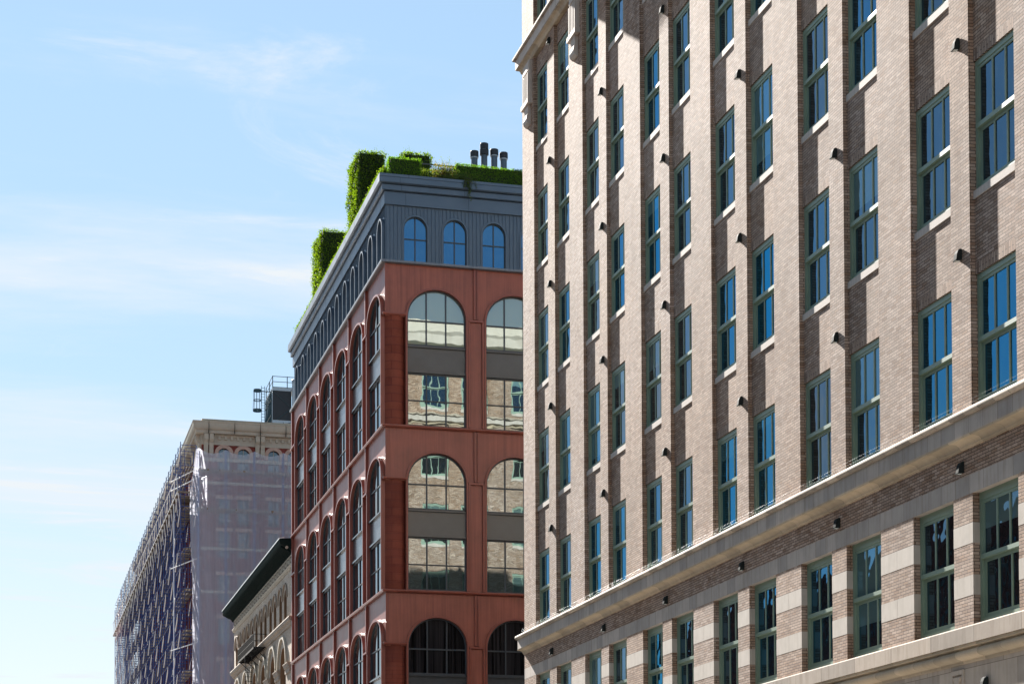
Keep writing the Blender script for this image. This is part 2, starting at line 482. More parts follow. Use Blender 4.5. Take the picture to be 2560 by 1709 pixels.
M['plank'] = paint_mat('scaffold_plank', (.24,.19,.14), 0.8, 0.4, sc_=3)
M['steel'] = paint_mat('pale_steel', (.33,.38,.42), 0.35, 0.15, metallic=0.4)
M['flue'] = paint_mat('dark_flue_metal', (.07,.105,.14), 0.4, 0.3, metallic=.3)
M['tower'] = paint_mat('dark_louvre', (.006,.010,.016), 0.5, 0.3)
M['teal'] = paint_mat('teal_rail', (.012,.045,.06), 0.45, 0.2)
M['asphalt'] = paint_mat('asphalt', (.055,.055,.056), 0.9, 0.3, sc_=4)
M['pave'] = stone_mat('pavement', (.34,.33,.31), (.28,.27,.26), joint=(1.5,1.5,.012,0.0), streak=0)
M['paint'] = paint_mat('road_paint', (.7,.7,.66), 0.7, 0.2)
M['roof'] = paint_mat('roof_membrane', (.22,.22,.21), 0.9, 0.2)

def leaf_mat(name, ca, cb):
    m, t, b = new_mat(name)
    g = t.nodes.new('ShaderNodeNewGeometry')
    r = ramp(t, g.outputs['Random Per Island'], 0.1, 0.9, ca, cb)
    t.links.new(r, b.inputs['Base Color'])
    b.inputs['Roughness'].default_value = 0.7
    b.inputs['Specular IOR Level'].default_value = 0.12
    tr = t.nodes.new('ShaderNodeBsdfTranslucent')
    m2 = mixc(t, 1.0, r, (2.6, 2.5, 0.6), 'MULTIPLY')
    t.links.new(m2, tr.inputs['Color'])
    ms = t.nodes.new('ShaderNodeMixShader'); ms.inputs[0].default_value = 0.4
    o = t.nodes['Material Output']
    t.links.new(b.outputs[0], ms.inputs[1]); t.links.new(tr.outputs[0], ms.inputs[2]); t.links.new(ms.outputs[0], o.inputs['Surface'])
    return m
M['leaf'] = leaf_mat('hornbeam_leaves', (.030,.070,.008), (.095,.150,.014))
M['leaf_box'] = leaf_mat('box_hedge_leaves', (.05,.12,.015), (.09,.18,.02))
M['leaf_vine'] = leaf_mat('vine_leaves', (.035,.075,.03), (.09,.12,.04))
M['leaf_pink'] = leaf_mat('shrub_leaves', (.04,.08,.025), (.13,.10,.055))
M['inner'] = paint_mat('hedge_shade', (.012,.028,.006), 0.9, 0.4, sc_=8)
M['wood'] = paint_mat('branch_bark', (.06,.045,.03), 0.9, 0.3)

def net_mat():
    m, t, b = new_mat('debris_net')
    tc = t.nodes.new('ShaderNodeTexCoord')
    n = noise(t, tc.outputs['Object'], 0.5, 4)
    mp = t.nodes.new('ShaderNodeMapping'); mp.inputs['Scale'].default_value = (6, 6, .25)
    t.links.new(tc.outputs['Object'], mp.inputs['Vector'])
    n2 = noise(t, mp.outputs[0], 1.0, 3)
    b.inputs['Base Color'].default_value = (.64,.71,.82,1); b.inputs['Roughness'].default_value = 0.8
    tl = t.nodes.new('ShaderNodeBsdfTranslucent'); tl.inputs['Color'].default_value = (.72,.74,.84,1)
    a = t.nodes.new('ShaderNodeMixShader'); a.inputs[0].default_value = 0.45
    t.links.new(b.outputs[0], a.inputs[1]); t.links.new(tl.outputs[0], a.inputs[2])
    tp = t.nodes.new('ShaderNodeBsdfTransparent'); tp.inputs['Color'].default_value = (1,1,1,1)
    c = t.nodes.new('ShaderNodeMixShader')
    ma = t.nodes.new('ShaderNodeMath'); ma.operation = 'MULTIPLY_ADD'; ma.inputs[1].default_value = 0.14; ma.inputs[2].default_value = 0.40
    t.links.new(n2.outputs['Fac'], ma.inputs[0]); t.links.new(ma.outputs[0], c.inputs[0])
    t.links.new(tp.outputs[0], c.inputs[1]); t.links.new(a.outputs[0], c.inputs[2])
    t.links.new(c.outputs[0], t.nodes['Material Output'].inputs['Surface'])
    return m
M['net'] = net_mat()

def curtain_mat(name):
    m, t, b = new_mat(name)
    tc = t.nodes.new('ShaderNodeTexCoord')
    mp = t.nodes.new('ShaderNodeMapping'); mp.inputs['Scale'].default_value = (9, 9, .12)
    t.links.new(tc.outputs['Object'], mp.inputs['Vector'])
    n = noise(t, mp.outputs[0], 1.0, 3, 0.6)
    col = mixc(t, ramp(t, n.outputs['Fac'], 0.38, 0.68), (.002,.002,.0025), (.028,.026,.028))
    t.links.new(col, b.inputs['Base Color'])
    b.inputs['Roughness'].default_value = 0.03; b.inputs['IOR'].default_value = 1.3
    return m
M['glass_dark'] = curtain_mat('dark_curtained_glass')

# ------------------------------------------------------------------ ground
g = MB(); g.poly([(-4000,-1500,0),(4000,-1500,0),(4000,6000,0),(-4000,6000,0)])
structure(g.build('ground', M['asphalt']))
g = MB(); g.poly([(-8,-300,.004),(13.6,-300,.004),(13.6,900,.004),(-8,900,.004)])
g.poly([(13.6,76.5,.004),(300,76.5,.004),(300,93.5,.004),(13.6,93.5,.004)])
structure(g.build('road', M['asphalt']))
g = MB()
for y0, y1 in ((-300,76.5),(93.5,900)): g.box(13.6, 19.5, y0, y1, .0, .14)
g.box(-14, -8, -300, 900, 0, .14)
structure(g.build('pavement', M['pave']))
g = MB()
for k in range(-20, 80): g.box(2.7, 2.85, k*9, k*9+3, .005, .012)
structure(g.build('road_marking', M['paint']))

# ------------------------------------------------------------------ brick building
XA, YN = 19.4, 71.41
bb = thing('brick_building', 'tall tan brick office block with green framed windows, filling the right side', 'building', (XA, YN, 0))
W = lambda u, w_, z: (XA + w_, u, z)            # west front
Nn = lambda u, w_, z: (u, YN - w_, z)           # side street front
TOPS = [10.02, 14.49, 18.92, 23.38, 27.87, 32.40, 36.95]
H = 2.70
dB = .113
# window columns (far edge, near edge) counted from the far end
WIN = [(69.80,67.93),(67.04,65.19)]
PIER = [(71.41,69.80,'end'),(67.93,67.04,'narrow')]
for k in range(0, 6):
    e = 65.19 - 6.155 * k
    PIER.append((e, e - 1.62, 'wide'))
    WIN.append((e - 1.62, e - 3.475))
    PIER.append((e - 3.475, e - 4.30, 'narrow'))
    WIN.append((e - 4.30, e - 6.155))
PIER.append((65.19 - 36.93, 65.19 - 36.93 - 1.62, 'wide'))
YE = 65.19 - 36.93 - 1.62
ROOF = 38.3

def facade(piers, wins, T, zbase, e0, e1):
    mb = MB(); so_ = MB()
    for a, b_, kd in piers:
        lo, hi = min(a, b_), max(a, b_)
        mb.box(lo, hi, 0, .7, zbase, 9.98)
        mb.box(lo, hi, 0, .7, 11.2, 33.12)
        mb.box(lo, hi, 0, .7, 33.3, ROOF)
    for a, b_ in wins:
        lo, hi = min(a, b_), max(a, b_)
        for k in range(1, 6):
            t = TOPS[k]
            zt = (TOPS[k+1] - H - .17) if k < 5 else 33.12
            mb.box(lo, hi, dB, .7, t + .235, zt)
        mb.box(lo, hi, dB, .7, TOPS[6] , ROOF)
        mb.box(lo, hi, dB, .7, 33.3, TOPS[6] - H)
    # brick band between lower lintels and the cornice
    mb.box(e0, e1, 0, .7, 10.372, 11.0)
    return mb, so_
wall, sold = facade(PIER, WIN, W, 7.0, YE, YN)
wall.build('wall', M['brick'], bb, W)
# stone bands of the west front and their short return on the side street
st = MB(); st.box(YE, YN + .002, -.003, .7, 9.98, 10.372); lint = st.build('lintel_band', M['slab'], bb, W)
def west_mould(name, prof, mat, ret=1.2):
    mb = MB()
    mb.loft([[(XA - p, YE, z) for p, z in prof], [(XA - p, YN + p, z) for p, z in prof], [(XA + 45, YN + p, z) for p, z in prof]])
    return mb.build(name, mat, bb)
def arcp(cx, cz, r, a0, a1, n=6):
    return [(cx + r * math.cos(R(a0 + (a1 - a0) * k / n)), cz + r * math.sin(R(a0 + (a1 - a0) * k / n))) for k in range(n + 1)]
west_mould('cornice_nosing', [(-.3,11.50),(.235,11.50),(.27,11.50)] + arcp(.235,11.575,.075,-60,90,6) + [(.10,11.68),(-.3,11.68)], M['nosing'])
west_mould('cornice_panel', [(-.3,11.13),(.215,11.13),(.215,11.497),(-.3,11.497)], M['slab'])
west_mould('cornice_moulding', [(-.3,10.92),(.03,10.92),(.035,10.945),(.055,10.95)] + [(.055 + .15*(1-math.cos(R(k*15))), 10.95 + .13*math.sin(R(k*15))) for k in range(1,7)] + [(.225,11.085),(.235,11.127),(-.3,11.127)], M['cove'])
west_mould('upper_nosing', [(-.3,33.66),(.29,33.66),(.314,33.69),(.314,33.76),(.29,33.785),(-.3,33.80)], M['nosing'])
west_mould('upper_fascia', [(-.3,33.31),(.217,33.31),(.217,33.657),(-.3,33.657)], M['stone'])
west_mould('upper_moulding', [(-.3,33.10),(.02,33.10),(.05,33.14)] + [(.05 + .13*(1-math.cos(R(k*18))), 33.14 + .14*math.sin(R(k*18))) for k in range(1,6)] + [(.19,33.307),(-.3,33.307)], M['cove'])
west_mould('roof_cornice', [(-.5,36.95+.3),(.3,37.25),(.5,37.5),(1.75,37.95),(1.9,37.98),(1.95,38.55),(2.05,38.7),(-.5,38.9)], M['stone'])
west_mould('roof_parapet', [(-.5,38.9),(-.15,38.9),(-.15,40.0),(-.5,40.0)], M['quoin'])
# lower ledge and base
west_mould('lower_ledge', [(-.3,6.87),(.20,6.87),(.20,7.20),(.19,7.225),(-.3,7.225)], M['ledge'])
west_mould('lower_moulding', [(-.3,6.50),(.03,6.50),(.035,6.56),(.06,6.565)] + arcp(.06,6.68,.10,-80,75,8) + [(.10,6.80),(.17,6.81),(.17,6.867),(-.3,6.867)], M['cove'])
mb = MB(); mb.box(YE, YN, -.004, .7, 0, 6.52); mb.build('base_wall', M['ashlar'], bb, W)
# narrow raised panel with a chipped corner on the base, beside the low lamp
mb = MB()
pu = 36.95
mb.band([(pu-.20,4.4),(pu-.20,6.30),(pu+.20,6.30),(pu+.20,4.4)], [(pu-.27,4.4),(pu-.27,6.40),(pu+.27,6.40),(pu+.27,4.4)], -.035, 0)
mb.prism([(pu-.17,6.25),(pu+.17,6.25),(pu,5.98)], -.05, -.006)
mb.build('raised_panel', M['ashlar'], bb, W)
# quoin blocks across the piers of the lower storey
for a, b_, kd in PIER:
    for z0, z1 in ((8.955,9.375),(7.885,8.30)):
        mid = (a + b_) / 2
        for lo, hi in (((b_, a),) if kd == 'narrow' else ((b_, mid - .005), (mid + .005, a))):
            mb = MB(); mb.box(lo - (.004 if lo == b_ else 0), hi + (.004 if hi == a else 0), -.004, .7, z0, z1)
            mb.build('quoin', M['quoin'], bb, W)
# side wall and top closing
mb = MB(); mb.box(XA + .7, 75, YE, YN - .75, 0, 38.6); mb.build('roof', M['roof'], bb)
# reveal brown soffits come with the wall boxes themselves

def window_mesh(width, h, flip, hdr=.115, zoff=0.0):
    """double-hung window in local (u,w,z): top at z=0; u=+w/2 is the far jamb"""
    hw = width / 2
    f = MB()
    d0 = .155
    jw = .085
    f.box(-hw, -hw + jw, d0, .5, -h, 0); f.box(hw - jw, hw, d0, .5, -h, 0)
    f.box(-hw + jw, hw - jw, d0, .5, -hdr, 0)
    f.box(-hw + jw, hw - jw, d0, .5, -h, -h + .07)
    a = -hw + jw; b_ = hw - jw
    zm = -h * .51
    # upper sash
    du = d0 + .022
    f.box(a, a + .065, du, .5, zm, -hdr); f.box(b_ - .065, b_, du, .5, zm, -hdr)
    f.box(a + .065, b_ - .065, du, .5, -hdr - .065, -hdr)
    f.box(a - .02, b_ + .02, d0 - .022, .5, zm - .035, zm + .055)
    # lower sash
    dl = d0 + .055
    f.box(a, a + .07, dl, .5, -h + .07, zm - .035); f.box(b_ - .07, b_, dl, .5, -h + .07, zm - .035)
    f.box(a + .07, b_ - .07, dl, .5, zm - .105, zm - .035)
    f.box(a + .07, b_ - .07, dl, .5, -h + .07, -h + .16)
    # thin vertical bars at thirds
    for s in (1/3, 2/3):
        u = a + .065 + (b_ - a - .13) * s
        f.box(u - .024, u + .024, du + .004, .5, zm + .055, -hdr - .065)
        f.box(u - .024, u + .024, dl + .004, .5, -h + .16, zm - .105)
    p = MB()
    gu = du + .028; gl = dl + .028
    p.poly([(a + .05, gu, zm), (b_ - .05, gu, zm), (b_ - .05, gu, -hdr - .04), (a + .05, gu, -hdr - .04)])
    p.poly([(a + .05, gl, -h + .1), (b_ - .05, gl, -h + .1), (b_ - .05, gl, zm), (a + .05, gl, zm)])
    s = MB()
    s.box(-hw + .002, hw - .002, dB - .028, .46, -h - .165, -h - .002)
    s.box(-hw + .003, hw - .003, dB + .05, .30, -h - .003, -h + .02)
    return f, p, s

def make_window(T, parent, loc, hdr=.115):
    f, p, s = window_mesh(1.855, H, False, hdr)
    fo = f.build('window', M['frame'], parent, T); fo.location = loc
    po = p.build('pane', M['pane'], None, T); po.parent = fo
    so2 = s.build('sill', M['stone'], None, T); so2.parent = fo
    l_ = MB(); l_.box(-.9245, .9245, dB, .69, 0, .235)
    lo_ = l_.build('brick_lintel', M['brick_v'], None, T); lo_.parent = fo
    return fo, po, so2, lo_

Wl = lambda u, w_, z: (w_, u, z)
Nl = lambda u, w_, z: (u, -w_, z)
proto = {}
def put_window(key, T, parent, loc, hdr=.115, sill=True):
    if key not in proto:
        proto[key] = make_window(T, parent, loc, hdr)
        if not sill:
            bpy.data.objects.remove(proto[key][2])
        if hdr > .15 or TOPS[6] == loc[2]:
            bpy.data.objects.remove(proto[key][3])
        proto[key] = proto[key][:1]
        return proto[key][0]
    return copy_part(proto[key][0], parent, loc)
lastcol = {0: 13, 1: 13, 2: 12, 3: 10, 4: 8, 5: 5, 6: 2}
for fl in range(7):
    for ci, (a, b_) in enumerate(WIN[:lastcol[fl] + 1]):
        loc = (XA, (a + b_) / 2, TOPS[fl] - .0)
        if fl == 0:
            put_window('w0', Wl, bb, loc, hdr=.20, sill=False)
        elif fl == 1:
            put_window('w1', Wl, bb, loc, sill=False)
        else:
            put_window('w' if fl < 6 else 'w6', Wl, bb, loc)
# plain blind filling behind the openings that stay outside the picture
mb = MB()
for fl in range(7):
    for (a, b_) in WIN[lastcol[fl] + 1:]:
        mb.box(b_, a, .30, .34, TOPS[fl] - H - .2, TOPS[fl] + .24)
mb.build('blind_panel', M['iron'], bb, W)

# side-street front: same rhythm, seen in the red building's glass
NP, NW = [], []
x = XA + .7
NP.append((x, x + 1.0, 'end')); x += 1.0
while x < 52:
    NW.append((x, x + 1.855)); x += 1.855
    NP.append((x, x + .82, 'narrow')); x += .82
    NW.append((x, x + 1.855)); x += 1.855
    NP.append((x, x + 1.62, 'wide')); x += 1.62
wn, sn = facade(NP, NW, Nn, 7.0, XA + .7, x)
wn.build('side_wall', M['brick'], bb, Nn); 
mb = MB(); mb.box(XA + .7, x, -.003, .7, 9.98, 10.372); mb.build('side_lintel_band', M['slab'], bb, Nn)
mb = MB(); mb.box(XA + .7, 64, -.004, .7, 0, 6.52); mb.box(x, 64, -.004, .7, 6.52, ROOF); mb.build('side_base', M['ashlar'], bb, Nn)
for fl in (3, 4, 5, 6):
    for (a, b_) in NW[:6]:
        put_window('n' if fl < 6 else 'n6', Nl, bb, ((a + b_) / 2, YN, TOPS[fl]))
mb = MB()
for fl in range(7):
    for i, (a, b_) in enumerate(NW):
        if fl in (3,4,5,6) and i < 6: continue
        mb.box(a, b_, .30, .34, TOPS[fl] - H - .2, TOPS[fl] + .24)
mb.build('side_blind_panel', M['iron'], bb, Nn)

# fluted brackets under the upper cornice, on the wide piers
def bracket(parent, yc):
    mb = MB()
    hw = .45
    mb.box(yc - hw, yc + hw, -.10, 0, 31.62, 33.10)
    mb.box(yc - hw + .05, yc + hw - .05, -.13, -.10, 32.72, 33.0)
    for k in range(5):
        u = yc - hw + .10 + k * .175
        mb.box(u - .035, u + .035, -.155, -.10, 31.66, 32.62)
    o = mb.build('bracket', M['stone'], parent, W)
    c = MB(); c.box(yc - hw - .06, yc + hw + .06, -.19, 0, 31.44, 31.615)
    cc = c.build('bracket_cap', M['stone'], None, W); cc.parent = o; cc.matrix_parent_inverse = Matrix()
    k = MB()
    pr = [(0, 30.72), (.05,30.72), (.14,30.80), (.17, 30.92), (.15,31.05), (.10,31.15), (.12,31.3), (.12,31.437), (0, 31.437)]
    k.loft([[(u, -p, z) for p, z in pr] for u in (yc - hw * .55, yc + hw * .55)])
    kk = k.build('console', M['stone'], None, W); kk.parent = o; kk.matrix_parent_inverse = Matrix()
    o.matrix_parent_inverse = ABS[parent.name].inverted()
bracket(bb, 70.45); bracket(bb, 64.30); bracket(bb, 58.10)

# wires of the pigeon guard along the cornice top
mb = MB()
for k in range(46):
    y = YE + .5 + k * .98
    mb.tube((XA - .12, y, 11.68), (XA - .12, y, 11.86), .002, 4)
for z in (11.78, 11.855):
    mb.tube((XA - .12, YE, z), (XA - .12, YN, z), .0010, 4)
mb.build('bird_wire', M['steel'], bb)

# ------------------------------------------------------------------ wall lamps
LAMPS = []
def lamp(y, z, depth, label, first=[None]):
    loc = (XA - depth, y, z)
    if first[0] is None:
        r = thing('wall_lamp', label, 'wall lamp', (0, 0, 0), 'dark lamps fixed to the tan brick front')
        b_ = MB()
        pr = [(0,-.15),(.04,-.15),(.12,-.17),(.175,-.16),(.15,.02),(.11,.12),(.06,.15),(0,.15)]
        b_.loft([[(-p, u, q) for p, q in pr] for u in (-.085, .085)])
        b_.build('housing', M['metal_black'], r)
        h = MB(); h.box(-.195, -.12, -.095, .095, -.18, -.158)
        h.build('visor', M['metal_black'], r)
        q = MB(); q.box(-.165, -.05, -.07, .07, -.185, -.172); q.build('lens', M['lens'], r)
        r.scale = (.75, .75, .75)
        first[0] = r
        r.location = loc
        return r
    src = first[0]
    r = src.copy(); C.objects.link(r); r.location = loc; r['label'] = label
    r.rotation_euler = (R(random.uniform(-3, 3)), 0, R(random.uniform(-5, 5)))
    for ch in src.children:
        d = ch.copy(); C.objects.link(d); d.parent = r
    return r
ORD = ['leftmost', 'second', 'third', 'fourth', 'fifth', 'sixth']
NY = [67.55] + [61.715 - .42 - 6.155 * k for k in range(5)]
rows = [(32.75, 1, ''), (28.38, 3, 'in the topmost lamp row'), (23.88, 4, 'in the second lamp row down'), (19.44, 6, 'in the third lamp row down'),
        (15.02, 6, 'in the row above the stone band'), (10.58, 6, 'in the shade under the stone band')]
for z, n, txt in rows:
    for i in range(n):
        if n == 1: lab = 'small dark lamp on shaded brick just under the upper stone cornice'
        else:
            who = ORD[i] + (' from left' if i else '')
            lab = f'small dark wall lamp, {who}, {txt}'
        lamp(NY[i], z, 0.003 if z > 11 else 0.002, lab)
low = lamp(35.72, 6.02, 0.02, 'black floodlight with side bracket on pale stone base at the bottom right corner')
mb = MB(); mb.box(-.05, 0, -.42, -.22, -.55, -.16); mb.tube((-.05,-.30,-.28), (-.10,-.05,-.15), .03, 8); mb.tube((-.14,-.15,-.42),(-.05,-.25,-.36),.05,8)
o = mb.build('bracket', M['metal_black']); o.parent = low

# ------------------------------------------------------------------ red building
XR, YR, YRE, XRE = 19.4, 98.6, 130.7, 46.0
rb = thing('red_building', 'oxide red corner building with tall arched windows and a dark metal top storey', 'building', (XR, YR, 0))
RW = lambda u, w_, z: (XR + w_, u, z)
RS = lambda u, w_, z: (u, YR + w_, z)
LC = [100.84 + 5.18 * k for k in range(6)]        # street side arches
FC = [22.12 + 4.19 * k for k in range(4)]         # front arches
LEV = [26.09, 17.58, 9.05]
# wall panels
mb = MB(); mbs = MB()
for z0 in LEV:
    zs, zt = z0 + 5.80, z0 + 8.40
    eds = [YR] + [(LC[k] + LC[k+1]) / 2 for k in range(5)] + [YRE]
    for k, c in enumerate(LC):
        arch_panel(mb, eds[k], eds[k+1], z0 - .02, zt, c, zs, 1.94, 1.33, z0 + .03, 0, e=2.3, ulow=(LC[0]-2.0 if k == 0 else None))
    edf = [XR] + [(FC[k] + FC[k+1]) / 2 for k in range(3)] + [FC[3] + 2.1]
    for k, c in enumerate(FC):
        arch_panel(mbs, edf[k], edf[k+1], z0 - .02, zt, c, zs - .15, 1.56, 1.50, z0 + .03, 0, e=2.05, ulow=(FC[0]-1.66 if k == 0 else None))
mb.build('street_wall', M['red'], rb, RW)
mbs.build('front_wall', M['red'], rb, RS)
mb = MB(); mb.box(XR + .75, XRE, YR + .75, YRE - .02, 0, 34.4); mb.box(XR, XR+.75, YR+.75, YRE, 0, 9.0); mb.box(XR, XRE, YR, YR+.75, 0, 9.0); mb.box(FC[3]+2.1, XRE, YR, YR+.75, 9, 34.4)
mb.box(XR, XR + .75, YRE - .3, YRE, 9, 34.4)
mb.build('core_wall', M['red_trim'], rb)
# ledges
for i, (z, mt) in enumerate(((26.03, 'red_trim'), (17.52, 'red_trim'), (9.0, 'red_trim'))):
    mb = MB(); corner_run(mb, [(-.1,z-.06),(.16,z-.06),(.20,z),(.20,z+.06),(.17,z+.075),(-.1,z+.075)], XR, YR, YRE, XRE)
    mb.build('ledge', M[mt], rb)
mb = MB(); corner_run(mb, [(-.5,34.46),(.20,34.46),(.24,34.49),(.24,34.60),(-.5,34.64)], XR, YR, YRE, XRE)
mb.build('attic_ledge', M['seam_light'], rb)
# thin vertical strips between the arches, collars at the springing
mb = MB()
for z0 in LEV:
    zs = z0 + 5.80; zt = z0 + 8.37
    for k in range(5):
        y = (LC[k] + LC[k+1]) / 2 + .10
        mb.box(XR - .14, XR, y - .09, y + .09, zs + .08, zt)
        c_ = MB(); c_.box(XR - .22, XR + .02, LC[k] + 2.04, LC[k+1] - 2.04, zs - .04, zs + .05); c_.build('collar', M['red_trim'], rb)
    c_ = MB(); c_.box(XR - .22, XR + .02, LC[5] + 2.04, YRE, zs - .04, zs + .05); c_.build('collar', M['red_trim'], rb)
    mb.box(XR - .14, XR, YRE - .25, YRE - .002, z0, zt)
    for k in range(3):
        xx = (FC[k] + FC[k+1]) / 2
        for dx in (-.085, .085): mb.box(xx + dx - .035, xx + dx + .035, YR - .11, YR, zs + .1 - .15, zt)
        mb.box(xx - .05, xx + .05, YR - .05, YR, zs - .05, zt)
        c_ = MB(); c_.box(FC[k] + 1.68, FC[k+1] - 1.68, YR - .14, YR + .02, zs - .20, zs - .10); c_.build('collar', M['red_trim'], rb)
        # recessed pier edges
        for s in (FC[k] + 1.72, FC[k+1] - 1.72): mb.box(s - .05, s + .05, YR - .12, YR, z0 + .05, zs - .20)
        c_ = MB(); c_.box(FC[k] + 1.80, FC[k+1] - 1.80, YR - .03, YR + .01, z0 + .05, zs - .22); c_.build('pier_panel', M['red'], rb)
    # corner collar, wrapped round the column
    mc = MB(); corner_run(mc, [(-.6,zs-.10),(.10,zs-.10),(.14,zs-.04),(.14,zs+.02),(-.6,zs+.05)], XR, YR, LC[0] - 2.0, FC[0] - 1.62); mc.build('collar', M['red_trim'], rb)
    mb.box(XR - .004, XR + .16, YR - .03, YR + .16, zs + .06, zt)
mb.build('strip', M['red_trim'], rb)
# corner columns
for z0 in LEV:
    c = MB(); zb, zt = z0 - .02, z0 + 5.70
    rings = []
    for z in (zb, zt):
        rings.append([(XR + .52 + .60 * math.cos(2*math.pi*k/40), YR + .50 + .56 * math.sin(2*math.pi*k/40), z) for k in range(40)])
    c.loft(rings); c.build('corner_column', M['red_brick'], rb, smooth=False)
    d = MB()
    for j in range(1, 14):
        z = zb + j * .42
        d.loft([[(XR + .52 + (.60+e) * math.cos(2*math.pi*k/40), YR + .50 + (.56+e) * math.sin(2*math.pi*k/40), z + q) for k in range(40)] for q, e in ((-.010,-.02),(-.006,.001),(.006,.001),(.010,-.02))])
    d.build('column_joint', M['joint'], rb)
# arched surrounds
def surround(T, parent, c, z0, a, b, zs, e, dproj, dback, tk=.10):
    s = MB()
    s.band(arc(c, zs, a, b, z0 + .03, 24, e), arc(c, zs, a + tk, b + tk, z0 + .03, 24, e), -dproj, dback)
    return s.build('arch_surround', M['red_trim'], parent, T)
def arched_window(T, parent, c, z0, a, b, zs, e, dg, ncol, glass_up, glass_lo, zspan=(2.86, 4.21), sillp=.2, bars=True):
    """upper arched window, grey spandrel and lower window; local depth dg to the glass"""
    f = MB()
    z1, z2 = z0 + zspan[0], z0 + zspan[1]
    f.band(arc(c, zs, a - .07, b - .07, z2, 24, e), arc(c, zs, a + .01, b + .01, z2, 24, e), dg - .06, dg + .1)
    f.box(c - a, c + a, dg - .06, dg + .1, z2, z2 + .10)
    for k in range(1, ncol):
        u = c - a + 2 * a * k / ncol
        t = abs(u - c) / a
        ht = zs + b * (1 - t ** e) ** (1 / e) - .02
        f.box(u - .035, u + .035, dg - .05, dg + .1, z2 + .1, ht)
    f.box(c - a, c + a, dg - .045, dg + .1, zs - .16, zs - .085)
    fo = f.build('window', M['mullion'], parent, T)
    p = MB(); p.poly([(u, dg, z) for u, z in arc(c, zs, a, b, z2, 24, e)])
    po = p.build('pane', glass_up, None, T); po.parent = fo
    fo.matrix_parent_inverse = ABS[parent.name].inverted()
    s = MB(); s.box(c - a, c + a, dg - .04, dg + .1, z1, z2 - .02)
    s.box(c - a, c + a, dg - sillp, dg + .1, z2 - .07, z2 - .0); s.box(c - a, c + a, dg - sillp, dg + .1, z1 - .06, z1 + .02)
    s.build('spandrel', M['spandrel'], parent, T)
    f = MB()
    zb = z0 + .04
    f.box(c - a, c - a + .07, dg - .06, dg + .1, zb, z1 - .06); f.box(c + a - .07, c + a, dg - .06, dg + .1, zb, z1 - .06)
    f.box(c - a, c + a, dg - .05, dg + .1, zb, zb + .07); f.box(c - a + .07, c + a - .07, dg - .05, dg + .1, z1 - .14, z1 - .06)
    for k in range(1, ncol):
        u = c - a + 2 * a * k / ncol
        f.box(u - .035, u + .035, dg - .05, dg + .1, zb + .07, z1 - .14)
    f.box(c - a, c + a, dg - .045, dg + .1, zb + (z1 - zb) * .46, zb + (z1 - zb) * .46 + .06)
    fo = f.build('window', M['mullion'], parent, T)
    p = MB(); p.poly([(c - a, dg, zb), (c + a, dg, zb), (c + a, dg, z1), (c - a, dg, z1)])
    po = p.build('pane', glass_lo, None, T); po.parent = fo
    fo.matrix_parent_inverse = ABS[parent.name].inverted()
for li, z0 in enumerate(LEV):
    zs = z0 + 5.80
    for c in LC:
        surround(RW, rb, c, z0, 1.94, 1.33, zs, 2.3, .20, .10)
        arched_window(RW, rb, c, z0, 1.94, 1.33, zs, 2.3, .04, 2, M['glass_left'], M['glass_left'], sillp=.16)
    for c in FC[:3]:
        surround(RS, rb, c, z0, 1.56, 1.50, zs - .15, 2.05, .12, .40, .09)
        gu, gl = ((M['glass_blind'], M['glass_red']), (M['glass_red'], M['glass_red']), (M['glass_dark'], M['glass_dark']))[li]
        arched_window(RS, rb, c, z0, 1.56, 1.50, zs - .15, 2.05, .14, 3, gu, gl, (2.86, 4.20), .16)
for c in FC[3:]:
    for z0 in LEV:
        mb = MB(); mb.box(c - 1.56, c + 1.56, .2, .3, z0, z0 + 7.2); mb.build('blind_panel', M['iron'], rb, RS)
# attic storey: standing seam wall with arched windows
XT, YT = 19.5, 98.72
AL = [99.62 + 2.63 * k for k in range(12)]
AF = [21.04 + 2.10 * k for k in range(8)]
AW = lambda u, w_, z: (XT + w_, u, z)
AS = lambda u, w_, z: (u, YT + w_, z)
za, zspa = 34.62, 36.38
mb = MB(); ms_ = MB()
eds = [YT] + [(AL[k] + AL[k+1]) / 2 for k in range(11)] + [YRE]
for k, c in enumerate(AL): arch_panel(mb, eds[k], eds[k+1], za, 37.6, c, zspa, .60, .60, za + .06, 0, 16)
edf = [XT] + [(AF[k] + AF[k+1]) / 2 for k in range(7)] + [AF[7] + 1.05]
for k, c in enumerate(AF): arch_panel(ms_, edf[k], edf[k+1], za, 37.6, c, zspa, .645, .68, za + .06, 0, 16)
mb.build('attic_street_wall', M['seam'], rb, AW); ms_.build('attic_front_wall', M['seam'], rb, AS)
